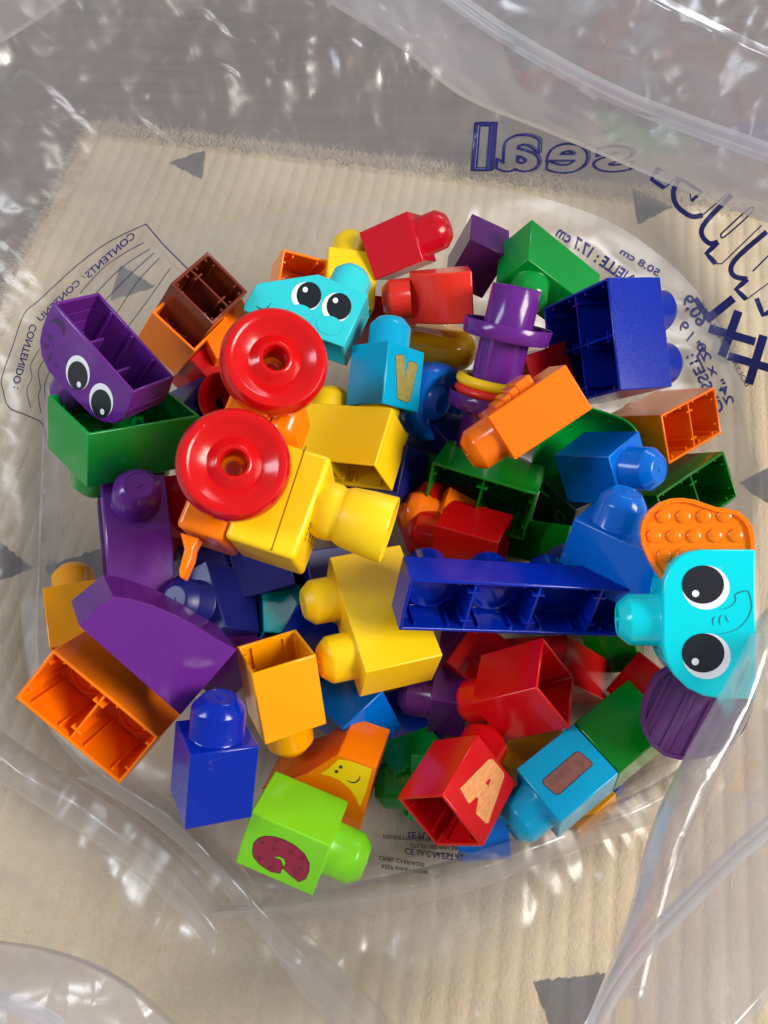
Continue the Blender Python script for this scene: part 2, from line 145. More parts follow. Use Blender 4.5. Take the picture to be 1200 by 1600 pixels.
 'es_5': (1,-1,[[-35.94,11.56],[-59.39,22.96]]),
 'es_6': (1,-1,[[-36.01,6.62],[-56.98,16.34]]),
 'es_7': (1,-1,[[-35.88,1.98],[-52.81,9.72]]),
 'ar_out': (1,-1,[[-32.05,0.66],[-30.88,18.85],[-24.46,23.01],[-16.39,26.61],[-5.92,30.22],[5.82,33.12],[18.92,35.27],[29.85,37.8],[33.29,-1.03]]),
 'st_out': (1,-1,[[-9.88,40.41],[9.91,40.25],[10.21,27.5],[10.38,-0.02],[-9.93,-4.74],[-43.61,3.32],[-34.17,12.8],[-22.51,23.5]]),
 'st_y': (1,-1,[[-16.0,25.81],[-12.89,30.19],[-9.09,37.85],[-3.97,39.1],[2.44,39.17],[8.05,38.92],[8.2,34.21],[8.1,23.61],[7.43,14.35],[4.02,19.18],[-0.56,23.47],[-6.18,25.96],[-11.38,26.42]]),
 'st_e1': (1,-1,[[-6.03,34.35],[-6.05,33.78],[-6.3,33.26],[-6.74,32.93],[-7.23,32.87],[-7.65,33.11],[-7.89,33.58],[-7.87,34.15],[-7.62,34.67],[-7.18,35.01],[-6.69,35.06],[-6.27,34.82]]),
 'st_e2': (1,-1,[[-7.52,30.85],[-7.53,30.28],[-7.79,29.75],[-8.23,29.42],[-8.73,29.36],[-9.15,29.6],[-9.38,30.07],[-9.37,30.65],[-9.11,31.18],[-8.67,31.51],[-8.18,31.56],[-7.76,31.32]]),
 'st_s': (1,-1,[[-2.33,27.59],[-0.64,27.15],[1.09,27.53],[2.59,28.87],[3.35,30.95],[3.25,33.0]]),
 'v': (1,-1,[[-8.72,28.77],[-2.57,30.58],[-1.52,29.34],[0.62,17.91],[2.09,27.04],[3.79,28.17],[9.36,28.08],[10.45,26.81],[6.47,5.25],[5.19,4.26],[-2.47,4.66],[-3.88,5.5]]),
 'a': (1,-1,[[-9.8,9.76],[-4.24,32.73],[-2.34,34.9],[6.51,35.34],[8.2,34.17],[12.52,10.21],[11.45,8.98],[4.09,7.99],[1.3,14.28],[-0.03,13.93],[-1.37,8.97],[-2.42,8.3]]),
 'a_h': (1,-1,[[0.63,22.91],[1.41,26.5],[2.42,26.25],[2.79,23.0]]),
 'i': (1,-1,[[3.6,30.17],[4.16,9.29],[3.28,7.64],[-3.4,6.54],[-4.87,7.13],[-5.56,28.43],[-4.7,30.04],[2.26,31.37]]),
 'c': (1,-1,[[5.08,6.4],[0.2,5.92],[-3.8,7.38],[-6.25,9.99],[-8.02,13.83],[-8.65,18.49],[-8.13,23.98],[-5.74,29.45],[-1.89,32.99],[2.9,34.13],[7.63,33.73],[10.86,31.38],[9.2,26.91],[7.2,22.56],[4.1,23.24],[1.45,21.87],[1.35,18.82],[3.38,16.32],[3.41,20.02],[5.93,21.89],[10.67,21.75],[12.03,17.52],[10.68,11.68],[8.3,8.0]]),
 'cd0': (1,-1,[[-2.77,10.47],[-2.04,10.43],[-1.37,10.01],[-1.03,9.36],[-1.13,8.74],[-1.65,8.38],[-2.38,8.41],[-3.04,8.84],[-3.39,9.48],[-3.28,10.11]]),
 'cd1': (1,-1,[[-6.98,16.37],[-6.26,16.33],[-5.6,15.92],[-5.26,15.28],[-5.37,14.66],[-5.88,14.3],[-6.6,14.33],[-7.26,14.75],[-7.6,15.39],[-7.49,16.0]]),
 'cd2': (1,-1,[[-4.58,24.32],[-3.85,24.29],[-3.19,23.88],[-2.85,23.25],[-2.96,22.63],[-3.47,22.26],[-4.19,22.29],[-4.85,22.7],[-5.19,23.34],[-5.09,23.95]]),
 'cd3': (1,-1,[[-3.7,30.13],[-2.98,30.11],[-2.32,29.7],[-1.97,29.07],[-2.08,28.45],[-2.59,28.08],[-3.31,28.11],[-3.97,28.51],[-4.31,29.15],[-4.21,29.76]]),
 'cd4': (1,-1,[[6.53,11.26],[7.27,11.23],[7.95,10.8],[8.31,10.15],[8.2,9.52],[7.68,9.15],[6.93,9.19],[6.26,9.62],[5.9,10.27],[6.01,10.9]]),
 'cd5': (1,-1,[[-2.04,16.61],[-1.31,16.58],[-0.64,16.16],[-0.3,15.52],[-0.4,14.89],[-0.92,14.53],[-1.65,14.56],[-2.31,14.98],[-2.66,15.63],[-2.55,16.25]]),
 'cd6': (1,-1,[[9.05,17.94],[9.8,17.9],[10.48,17.48],[10.83,16.83],[10.73,16.2],[10.2,15.83],[9.46,15.87],[8.78,16.29],[8.42,16.94],[8.53,17.57]]),
 'cd7': (1,-1,[[6.06,29.62],[6.8,29.6],[7.47,29.19],[7.83,28.55],[7.72,27.92],[7.2,27.55],[6.46,27.58],[5.79,27.99],[5.44,28.63],[5.54,29.25]]),
 'cd8': (1,-1,[[2.41,31.3],[3.15,31.28],[3.81,30.87],[4.16,30.24],[4.06,29.62],[3.54,29.25],[2.81,29.27],[2.14,29.68],[1.79,30.31],[1.9,30.93]]),
 'gr': (2,1,[[3.9,-20.68],[2.58,-12.15],[1.19,-3.19],[-0.28,6.21],[-1.81,16.11],[6.25,-19.81],[4.98,-11.25],[3.65,-2.27],[2.25,7.17],[0.77,17.09],[8.6,-18.94],[7.39,-10.35],[6.11,-1.34],[4.77,8.13],[3.36,18.08],[10.95,-18.07],[9.8,-9.45],[8.58,-0.41],[7.3,9.08],[5.96,19.08],[13.31,-17.19],[12.21,-8.55],[11.05,0.52],[9.83,10.04],[8.55,20.07]]),
 'seam': (1,-1,[[-26.99,20.74],[24.82,22.79]]),
 'hook': (1,-1,[[28.6,-22.57],[28.34,-13.22],[33.48,-13.95],[38.69,-12.9],[48.38,-13.13],[48.28,-14.9],[45.36,-16.43],[35.41,-17.7]]),
 'chas': (1,-1,[[18.2,-17.44],[18.11,-0.03],[36.79,-5.15],[30.0,-16.74],[-40.29,13.59],[-29.65,16.59],[-28.54,8.05],[-43.03,-10.27],[-8.26,-6.01],[-63.76,-5.91]]),
}

FPX = 1200.0
AX_R = Vector((1, 0, 0)); AX_D = Vector((0, -math.cos(TILT), -math.sin(TILT))); AX_F = Vector((0, math.sin(TILT), -math.cos(TILT)))
CAM = Vector((0, 0, CAMH))
def ray(x, y): return AX_R * ((x - 600) / FPX) + AX_D * ((y - 800) / FPX) + AX_F
def at(x, y, Z): return CAM + ray(x, y) * Z
def onz(x, y, z=0.0):
    d = ray(x, y); return CAM + d * ((z - CAMH) / d.z)
def cdir(x, y, z): return (AX_R * x + AX_D * y + AX_F * z).normalized()

# ------------------------------------------------------------------ materials
def nodes_of(name):
    m = bpy.data.materials.new(name); m.use_nodes = True
    nt = m.node_tree; return m, nt, nt.nodes, nt.links, nt.nodes['Principled BSDF']
def lin(c): return tuple((v / 255 / 12.92) if v / 255 <= 0.04045 else ((v / 255 + 0.055) / 1.055) ** 2.4 for v in c)
PL = {}
def plastic(key, rgb, rough=0.17, trans=0.0, sss=0.05):
    if key in PL: return PL[key]
    m, nt, N, L, b = nodes_of('plastic_' + key)
    c = lin(rgb)
    tc = N.new('ShaderNodeTexCoord')
    n1 = N.new('ShaderNodeTexNoise'); n1.inputs['Scale'].default_value = 55; n1.inputs['Detail'].default_value = 4
    L.new(tc.outputs['Object'], n1.inputs['Vector'])
    mx = N.new('ShaderNodeMix'); mx.data_type = 'RGBA'
    mx.inputs['A'].default_value = (*[v * 0.965 for v in c], 1); mx.inputs['B'].default_value = (*[min(1, v * 1.02) for v in c], 1)
    L.new(n1.outputs['Fac'], mx.inputs['Factor'])
    # sparse dust specks and short scuff marks
    vo = N.new('ShaderNodeTexVoronoi'); vo.inputs['Scale'].default_value = 130; L.new(tc.outputs['Object'], vo.inputs['Vector'])
    nz = N.new('ShaderNodeTexNoise'); nz.inputs['Scale'].default_value = 46; nz.inputs['Detail'].default_value = 2; L.new(tc.outputs['Object'], nz.inputs['Vector'])
    s1 = N.new('ShaderNodeMath'); s1.operation = 'LESS_THAN'; s1.inputs[1].default_value = .050; L.new(vo.outputs['Distance'], s1.inputs[0])
    s2 = N.new('ShaderNodeMath'); s2.operation = 'GREATER_THAN'; s2.inputs[1].default_value = .56; L.new(nz.outputs['Fac'], s2.inputs[0])
    ms = N.new('ShaderNodeMapping'); ms.inputs['Scale'].default_value = (38, 520, 60); ms.inputs['Rotation'].default_value = (.4, .7, .5); L.new(tc.outputs['Object'], ms.inputs['Vector'])
    ns = N.new('ShaderNodeTexNoise'); ns.inputs['Scale'].default_value = 3; ns.inputs['Detail'].default_value = 2; L.new(ms.outputs['Vector'], ns.inputs['Vector'])
    s3 = N.new('ShaderNodeMapRange'); s3.inputs['From Min'].default_value = .72; s3.inputs['From Max'].default_value = .84; s3.inputs['To Max'].default_value = .22; L.new(ns.outputs['Fac'], s3.inputs['Value'])
    s4 = N.new('ShaderNodeMath'); s4.operation = 'MULTIPLY'; L.new(s1.outputs[0], s4.inputs[0]); L.new(s2.outputs[0], s4.inputs[1])
    s5 = N.new('ShaderNodeMath'); s5.operation = 'MULTIPLY_ADD'; s5.inputs[1].default_value = .40; L.new(s4.outputs[0], s5.inputs[0]); L.new(s3.outputs[0], s5.inputs[2])
    m5 = N.new('ShaderNodeMix'); m5.data_type = 'RGBA'; m5.inputs['B'].default_value = (*[min(1, v * .8 + .22) for v in c], 1)
    L.new(s5.outputs[0], m5.inputs['Factor']); L.new(mx.outputs['Result'], m5.inputs['A']); L.new(m5.outputs['Result'], b.inputs['Base Color'])
    # scuffs: stretched fine noise drives gloss and a faint relief
    mp = N.new('ShaderNodeMapping'); mp.inputs['Scale'].default_value = (60, 420, 90); mp.inputs['Rotation'].default_value = (0.5, 0.3, 0.8)
    L.new(tc.outputs['Object'], mp.inputs['Vector'])
    n2 = N.new('ShaderNodeTexNoise'); n2.inputs['Scale'].default_value = 6; n2.inputs['Detail'].default_value = 6
    L.new(mp.outputs['Vector'], n2.inputs['Vector'])
    mr = N.new('ShaderNodeMapRange'); mr.inputs['From Min'].default_value = 0.35; mr.inputs['From Max'].default_value = 0.75
    mr.inputs['To Min'].default_value = rough * 0.85; mr.inputs['To Max'].default_value = rough * 1.35
    L.new(n2.outputs['Fac'], mr.inputs['Value']); L.new(mr.outputs['Result'], b.inputs['Roughness'])
    n3 = N.new('ShaderNodeTexNoise'); n3.inputs['Scale'].default_value = 900; n3.inputs['Detail'].default_value = 3
    L.new(tc.outputs['Object'], n3.inputs['Vector'])
    n4 = N.new('ShaderNodeTexNoise'); n4.inputs['Scale'].default_value = 38; n4.inputs['Detail'].default_value = 1
    L.new(tc.outputs['Object'], n4.inputs['Vector'])
    ad = N.new('ShaderNodeMath'); ad.operation = 'MULTIPLY_ADD'; ad.inputs[1].default_value = 0.012
    L.new(n3.outputs['Fac'], ad.inputs[0]); L.new(n4.outputs['Fac'], ad.inputs[2])
    bp = N.new('ShaderNodeBump'); bp.inputs['Strength'].default_value = 0.05; bp.inputs['Distance'].default_value = 0.0015
    L.new(ad.outputs['Value'], bp.inputs['Height']); L.new(bp.outputs['Normal'], b.inputs['Normal'])
    b.inputs['IOR'].default_value = 1.43
    if sss:
        b.inputs['Subsurface Weight'].default_value = sss; b.inputs['Subsurface Scale'].default_value = 0.004
        b.inputs['Subsurface Radius'].default_value = (1, .6, .5)
    if trans:
        b.inputs['Transmission Weight'].default_value = trans; b.inputs['Roughness'].default_value = 0.06
    PL[key] = m; return m
COLS = dict(red=(202, 14, 18), crimson=(200, 14, 34), coral=(240, 54, 40), orange=(250, 124, 6), softorange=(250, 122, 16), yellow=(244, 180, 0),
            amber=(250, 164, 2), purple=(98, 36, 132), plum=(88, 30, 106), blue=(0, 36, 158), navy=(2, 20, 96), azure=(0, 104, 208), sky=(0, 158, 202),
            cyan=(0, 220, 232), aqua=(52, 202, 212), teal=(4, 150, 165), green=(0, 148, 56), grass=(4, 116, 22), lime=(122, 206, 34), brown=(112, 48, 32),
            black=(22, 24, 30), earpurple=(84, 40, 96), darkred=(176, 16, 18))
def M(k): return plastic(k, COLS[k])
def ink(name, rgb, rough=0.4):
    if name in PL: return PL[name]
    m, nt, N, L, b = nodes_of('print_' + name); b.inputs['Base Color'].default_value = (*lin(rgb), 1); b.inputs['Roughness'].default_value = rough
    PL[name] = m; return m
def woodink(name, rgb, dark, scale=(30, 240, 30)):
    m, nt, N, L, b = nodes_of('print_' + name)
    tc = N.new('ShaderNodeTexCoord'); mp = N.new('ShaderNodeMapping'); mp.inputs['Scale'].default_value = scale
    n = N.new('ShaderNodeTexNoise'); n.inputs['Scale'].default_value = 8; n.inputs['Detail'].default_value = 5; n.inputs['Distortion'].default_value = .8
    r = N.new('ShaderNodeValToRGB'); r.color_ramp.elements[0].position = .38; r.color_ramp.elements[1].position = .62
    r.color_ramp.elements[0].color = (*lin(dark), 1); r.color_ramp.elements[1].color = (*lin(rgb), 1)
    L.new(tc.outputs['Object'], mp.inputs['Vector']); L.new(mp.outputs['Vector'], n.inputs['Vector']); L.new(n.outputs['Fac'], r.inputs['Fac'])
    L.new(r.outputs['Color'], b.inputs['Base Color']); b.inputs['Roughness'].default_value = .4
    return m
INK_B = ink('black', (20, 26, 36)); INK_W = ink('white', (236, 240, 246)); INK_N = ink('navy', (18, 24, 104))

# ------------------------------------------------------------------ mesh helpers
def link(name, me, mat, parent=None, mw=None, smooth=None, bevel=None):
    o = bpy.data.objects.new(name, me); COL.objects.link(o)
    if mat and not me.materials: me.materials.append(mat)
    if parent is not None: o.parent = parent
    if mw is not None: o.matrix_basis = mw
    if smooth is not None:
        me.polygons.foreach_set('use_smooth', [True] * len(me.polygons)); me.set_sharp_from_angle(angle=math.radians(smooth))
    if bevel:
        bv = o.modifiers.new('edge', 'BEVEL'); bv.width = bevel; bv.segments = 2; bv.limit_method = 'ANGLE'; bv.angle_limit = math.radians(38)
        bv.harden_normals = False
    return o
def fix(bm, name):
    bmesh.ops.recalc_face_normals(bm, faces=bm.faces); me = bpy.data.meshes.new(name); bm.to_mesh(me); bm.free(); return me
def raw(name, v, f):
    me = bpy.data.meshes.new(name); me.from_pydata([tuple(p) for p in v], [], f); me.update(); return me
def box_bm(bm, x0, x1, y0, y1, z0, z1):
    v = [bm.verts.new((x, y, z)) for x in (x0, x1) for y in (y0, y1) for z in (z0, z1)]
    for q in ((0, 1, 3, 2), (4, 6, 7, 5), (0, 4, 5, 1), (2, 3, 7, 6), (0, 2, 6, 4), (1, 5, 7, 3)): bm.faces.new([v[i] for i in q])
def box_me(name, *a):
    bm = bmesh.new(); box_bm(bm, *a); return fix(bm, name)
def shell_me(w, d, h, t=0.0017):
    """brick body open at z=0"""
    bm = bmesh.new(); a, b = w / 2, d / 2
    def ring(x, y, z): return [bm.verts.new(p) for p in ((-x, -y, z), (x, -y, z), (x, y, z), (-x, y, z))]
    o0, o1, i0, i1 = ring(a, b, 0), ring(a, b, h), ring(a - t, b - t, 0), ring(a - t * 1.3, b - t * 1.3, h - 0.002)
    for k in range(4):
        n = (k + 1) % 4
        bm.faces.new((o0[k], o0[n], o1[n], o1[k])); bm.faces.new((i0[k], i1[k], i1[n], i0[n])); bm.faces.new((o0[k], i0[k], i0[n], o0[n]))
    bm.faces.new(o1); bm.faces.new(i1)
    return fix(bm, 'body')
def lathe_me(name, prof, n=48, closed=False):
    """prof: (r, z) pairs"""
    v, f = [], []; idx = []
    for r, z in prof:
        if r < 1e-6: idx.append([len(v)]); v.append((0, 0, z))
        else:
            idx.append(list(range(len(v), len(v) + n)))
            v += [(r * math.cos(2 * math.pi * k / n), r * math.sin(2 * math.pi * k / n), z) for k in range(n)]
    pr = list(zip(idx, idx[1:])) + ([(idx[-1], idx[0])] if closed else [])
    for A, B in pr:
        for k in range(n):
            m = (k + 1) % n
            if len(A) == 1 and len(B) == 1: continue
            if len(A) == 1: f.append((A[0], B[k], B[m]))
            elif len(B) == 1: f.append((A[k], A[m], B[0]))
            else: f.append((A[k], A[m], B[m], B[k]))
    bm = bmesh.new(); me = raw(name, v, f); bm.from_mesh(me); bmesh.ops.recalc_face_normals(bm, faces=bm.faces); bm.to_mesh(me); bm.free()
    return me
STUD = lathe_me('stud', [(.0128, 0), (.0124, .0006), (.0122, .0124), (.0119, .0133), (.0084, .0174), (.0077, .0180), (.0070, .0182), (.0069, .0179), (.0012, .0179), (.0010, .0186), (0, .0186)], 44)
RIBS = {}
def prism_bm(bm, poly, y0, y1, ax):
    """polygon in the two axes other than ax, between values y0 and y1 on ax"""
    def P(p, k): l = list(p); l.insert(ax, k); return l
    A = [bm.verts.new(P(p, y0)) for p in poly]; B = [bm.verts.new(P(p, y1)) for p in poly]
    bm.faces.new(A); bm.faces.new(B[::-1])
    for i in range(len(poly)):
        j = (i + 1) % len(poly); bm.faces.new((A[i], A[j], B[j], B[i]))
def mm(l): return [tuple(v / 1000 for v in p) for p in l]
def hollow_me(path, half, ax, t=0.0018):
    """shell: two cheeks and a wall that follows path (open polyline from rim to rim)"""
    bm = bmesh.new()
    prism_bm(bm, path, -half, -half + t, ax); prism_bm(bm, path, half - t, half, ax)
    c = Vector((sum(p[0] for p in path) / len(path), sum(p[1] for p in path) / len(path)))
    q = []
    for i, p in enumerate(path):
        a = Vector(path[max(0, i - 1)]); b = Vector(path[min(len(path) - 1, i + 1)]); tg = (b - a).normalized(); nn = Vector((-tg.y, tg.x))
        if nn.dot(c - Vector(p)) < 0: nn = -nn
        q.append(tuple(Vector(p) + nn * t))
    for i in range(len(path) - 1):
        prism_bm(bm, [path[i], path[i + 1], q[i + 1], q[i]], -half + t * .98, half - t * .98, ax)
    return fix(bm, 'body')
def pose_m(n):
    R, t, d, mir = POSES[n]
    m = Matrix(R).to_4x4(); m.translation = Vector(t); return m
def thing(name, label, cat, mw=None, group=None):
    o = bpy.data.objects.new(name, None); COL.objects.link(o); o.empty_display_size = .01
    if mw is not None: o.matrix_basis = mw
    o['label'] = label; o['category'] = cat
    if group or name == 'toy_block': o['group'] = group or 'plain toy blocks heaped in the bag'
    return o
def decal(parent, name, key, mat, layer=1, pts=None, axs=None, half=None):
    ax, s, p = TRACE[key] if pts is None else (axs[0], axs[1], pts)
    off = 0.00009 * layer
    v = []
    for q in p:
        l = [x / 1000 for x in q]; l.insert(ax, s * half + s * off if ax < 2 else half + off); v.append(tuple(l))
    me = raw(name, v, [tuple(range(len(v)))])
    bm = bmesh.new(); bm.from_mesh(me); bmesh.ops.triangulate(bm, faces=bm.faces); bm.to_mesh(me); bm.free()
    return link(name, me, mat, parent)
def grow(p, k):
    c = Vector((sum(a[0] for a in p) / len(p), sum(a[1] for a in p) / len(p))); n = len(p); out = []
    A = sum(p[i][0] * p[(i + 1) % n][1] - p[(i + 1) % n][0] * p[i][1] for i in range(n)); sg = 1 if A > 0 else -1
    for i in range(n):
        a, b, d = Vector(p[i - 1]), Vector(p[i]), Vector(p[(i + 1) % n])
        t1 = (b - a).normalized(); t2 = (d - b).normalized(); nn = Vector((t1.y + t2.y, -t1.x - t2.x))
        nn = nn.normalized() * sg if nn.length > 1e-6 else Vector((0, 0)); out.append((b.x + nn.x * k, b.y + nn.y * k))
    return out
def stroke(parent, name, key, mat, wmm, half, layer=1, taper=True):
    ax, s, p = TRACE[key]; n = len(p); L, R = [], []
    # resample smoothly
    pts = [Vector(q) for q in p]; fine = []
    for i in range(n - 1):
        p0, p1, p2, p3 = pts[max(i - 1, 0)], pts[i], pts[i + 1], pts[min(i + 2, n - 1)]
        for k in range(5):
            t = k / 5; fine.append(.5 * ((2 * p1) + (p2 - p0) * t + (2 * p0 - 5 * p1 + 4 * p2 - p3) * t * t + (3 * p1 - p0 - 3 * p2 + p3) * t ** 3))
    fine.append(pts[-1]); m = len(fine)
    for i, q in enumerate(fine):
        tg = (fine[min(i + 1, m - 1)] - fine[max(i - 1, 0)]).normalized(); w = wmm / 2 * (min(1, .25 + 2.4 * min(i, m - 1 - i) / m) if taper else 1)
        L.append(q + Vector((-tg.y, tg.x)) * w); R.append(q - Vector((-tg.y, tg.x)) * w)
    v = []
    for q in L + R:
        l = [q.x / 1000, q.y / 1000]; l.insert(ax, s * (half + 0.00009 * layer)); v.append(tuple(l))
    return link(name, raw(name, v, [(i, i + 1, m + i + 1, m + i) for i in range(m - 1)]), mat, parent)
def add_inside(t, w, d, h, nx, ny, mat, ribs=True, cross=True):
    """dividers between stud cells and the thin ribs on the inner walls"""
    ux, uy = w / nx, d / ny
    T = .0011
    if cross:
        for i in range(1, nx):
            x = -w / 2 + ux * i; link('divider', box_me('divider', x - T / 2, x + T / 2, -d / 2 + .0016, d / 2 - .0016, .0012, h - .0015), mat, t)
            for yy in (-d / 2 + uy * .22, d / 2 - uy * .22): link('divider_tab', box_me('tab', x - .0032, x + .0032, yy - .0005, yy + .0005, .0008, h * .5), mat, t)
        for i in range(1, ny):
            y = -d / 2 + uy * i; link('divider', box_me('divider', -w / 2 + .0016, w / 2 - .0016, y - T / 2, y + T / 2, .0014, h - .0015), mat, t)
            for k in range(nx):
                for xx in (-w / 2 + ux * (k + .22), -w / 2 + ux * (k + .78)): link('divider_tab', box_me('tab', xx - .0005, xx + .0005, y - .0032, y + .0032, .0009, h * .5), mat, t)
    if ribs:
        for i in range(nx):
            for q in (.24, .76):
                x = -w / 2 + ux * (i + q)
                for s in (-1, 1):
                    y0, y1 = sorted((s * (d / 2 - .0015), s * (d / 2 - .0036)))
                    link('rib', box_me('rib', x - .00055, x + .00055, y0, y1, .0022, h - .0015), mat, t)
        for i in range(ny):
            for q in (.24, .76):
                y = -d / 2 + uy * (i + q)
                for s in (-1, 1):
                    x0, x1 = sorted((s * (w / 2 - .0015), s * (w / 2 - .0036)))
                    link('rib', box_me('rib', x0, x1, y - .00055, y + .00055, .0022, h - .0015), mat, t)
    for i in range(nx):
        for j in range(ny):
            ring = lathe_me('stud_socket', [(.0118, h - .0022), (.0118, h - .0048), (.0110, h - .0048), (.0110, h - .0022)], 32)
            link('stud_socket', ring, mat, t, Matrix.Translation((-w / 2 + ux * (i + .5), -d / 2 + uy * (j + .5), 0)), smooth=40)
def brick(pose, name, label, col, nx=1, ny=1, studs=None, inside=False, cross=True, cat='toy block', shift=0.0, group=None, ribs=True):
    R, tr, dm, mir = POSES[pose]; w, d, h = dm; m = M(col)
    t = thing(name, label, cat, pose_m(pose) @ Matrix.Translation((0, 0, shift)), group)
    link('body', shell_me(w, d, h), m, t, smooth=38, bevel=.0007)
    cells = [(i, j) for i in range(nx) for j in range(ny)] if studs is None else studs
    for i, j in cells:
        link('stud', STUD.copy(), m, t, Matrix.Translation((-w / 2 + w / nx * (i + .5), -d / 2 + d / ny * (j + .5), h)), smooth=35)
    if inside: add_inside(t, w, d, h, nx, ny, m, cross=cross, ribs=ribs)
    return t

# ------------------------------------------------------------------ setting: floor and rug
def floor_mat():
    m, nt, N, L, b = nodes_of('floor_boards')
    tc = N.new('ShaderNodeTexCoord'); mp = N.new('ShaderNodeMapping'); mp.inputs['Scale'].default_value = (3, 40, 3)
    n = N.new('ShaderNodeTexNoise'); n.inputs['Scale'].default_value = 3; n.inputs['Detail'].default_value = 8
    r = N.new('ShaderNodeValToRGB'); r.color_ramp.elements[0].color = (*lin((92, 80, 74)), 1); r.color_ramp.elements[1].color = (*lin((124, 112, 104)), 1)
    L.new(tc.outputs['Object'], mp.inputs['Vector']); L.new(mp.outputs['Vector'], n.inputs['Vector']); L.new(n.outputs['Fac'], r.inputs['Fac'])
    L.new(r.outputs['Color'], b.inputs['Base Color']); b.inputs['Roughness'].default_value = .55
    return m
fl = link('floor', raw('floor', [(-3, -3, -.012), (3, -3, -.012), (3, 3, -.012), (-3, 3, -.012)], [(0, 1, 2, 3)]), floor_mat()); fl['kind'] = 'structure'
def wool_mat(name, c0, c1):
    m, nt, N, L, b = nodes_of(name)
    tc = N.new('ShaderNodeTexCoord')
    n = N.new('ShaderNodeTexNoise'); n.inputs['Scale'].default_value = 14; n.inputs['Detail'].default_value = 3
    mp = N.new('ShaderNodeMapping'); mp.inputs['Scale'].default_value = (420, 330, 300)
    n2 = N.new('ShaderNodeTexNoise'); n2.inputs['Scale'].default_value = 1.6; n2.inputs['Detail'].default_value = 5
    mx0 = N.new('ShaderNodeMath'); mx0.operation = 'MULTIPLY_ADD'; mx0.inputs[1].default_value = .45; mx0.inputs[2].default_value = .02
    ad = N.new('ShaderNodeMath'); ad.operation = 'MULTIPLY_ADD'; ad.inputs[1].default_value = .5
    L.new(tc.outputs['Object'], n.inputs['Vector']); L.new(tc.outputs['Object'], mp.inputs['Vector']); L.new(mp.outputs['Vector'], n2.inputs['Vector'])
    L.new(n2.outputs['Fac'], mx0.inputs[0]); L.new(n.outputs['Fac'], ad.inputs[0]); L.new(mx0.outputs[0], ad.inputs[2])
    r = N.new('ShaderNodeValToRGB'); r.color_ramp.elements[0].position = .25; r.color_ramp.elements[1].position = .75
    r.color_ramp.elements[0].color = (*lin(c0), 1); r.color_ramp.elements[1].color = (*lin(c1), 1)
    L.new(ad.outputs[0], r.inputs['Fac']); L.new(r.outputs['Color'], b.inputs['Base Color']); b.inputs['Roughness'].default_value = .95
    b.inputs['Specular IOR Level'].default_value = .1
    bp = N.new('ShaderNodeBump'); bp.inputs['Strength'].default_value = .5; bp.inputs['Distance'].default_value = .002
    L.new(n2.outputs['Fac'], bp.inputs['Height']); L.new(bp.outputs['Normal'], b.inputs['Normal'])
    return m
WOOL = wool_mat('rug_wool', (200, 178, 146), (226, 208, 176)); WOOLD = wool_mat('rug_wool_grey', (84, 82, 84), (116, 114, 114))
RO = Vector((-.269, .629)); RX = Vector((.985, -.172)).normalized(); RY = Vector((.172, .985)).normalized()
RIB = .0122
def rug_z(u, v):
    ph = (u + .0005 * noise.noise((u * 9, v * 9, 0))) / RIB
    return -.0042 + .0013 * abs(math.sin(math.pi * ph)) ** .55 + .0003 * noise.noise((u * 160, v * 160, 3)) + .0009 * noise.noise((u * 12, v * 12, 7))
def rug_p(u, v, dz=0.0): q = RO + RX * u + RY * v; return (q.x, q.y, rug_z(u, v) + dz)
us = np.arange(0, 1.0, RIB / 7); vs = np.arange(-1.05, .0001, .013)
vv, ff = [], []
for u in us:
    e = .006 * noise.noise((u * 90, 0, 1)) + .004 * noise.noise((u * 400, 0, 1))
    for j, v in enumerate(vs):
        vv.append(rug_p(u if u > 0 else .005 * noise.noise((0, v * 120, 5)) + .004 * noise.noise((0, v * 500, 9)), v + (e if j == len(vs) - 1 else 0)))
nv = len(vs)
for i in range(len(us) - 1):
    for j in range(nv - 1): ff.append((i * nv + j, (i + 1) * nv + j, (i + 1) * nv + j + 1, i * nv + j + 1))
rug = link('rug', raw('rug', vv, ff), WOOL, smooth=60)
rug['label'] = 'cream ribbed wool rug with grey triangles under the clear bag'; rug['category'] = 'rug'
def uv_of(p): q = Vector((p.x, p.y)) - RO; return q.dot(RX), q.dot(RY)
def tri_patch(px):
    pl = [uv_of(onz(x, y)) for x, y in px]; us_ = [p[0] for p in pl]; st = RIB / 8; v, f = [], []; last = None
    u = min(us_) + 1e-5; n = len(pl)
    while u < max(us_):
        cr = []
        for i in range(n):
            a, b = pl[i], pl[(i + 1) % n]
            if (a[0] - u) * (b[0] - u) < 0: cr.append(a[1] + (b[1] - a[1]) * (u - a[0]) / (b[0] - a[0]))
        if len(cr) >= 2:
            lo, hi = min(cr) + .0022 * noise.noise((u * 700, 0, 2)), max(cr) + .0022 * noise.noise((u * 700, 5, 2))
            row = []
            for k in range(7): row.append(len(v)); v.append(rug_p(u, lo + (hi - lo) * k / 6, .0007))
            if last: f += [(last[k], row[k], row[k + 1], last[k + 1]) for k in range(6)]
            last = row
        u += st
    link('rug_triangle', raw('rug_triangle', v, f), WOOLD, rug, smooth=60)
for px in ([(170, 466), (187, 411), (241, 444)], [(264, 250), (320, 230), (315, 276)], [(990, 292), (1052, 319), (998, 346)], [(-40, 815), (46, 885), (-30, 915)],
           [(66, 884), (175, 848), (172, 915), (120, 950)], [(836, 1535), (955, 1522), (885, 1660)], [(1158, 752), (1230, 715), (1225, 800)]): tri_patch(px)
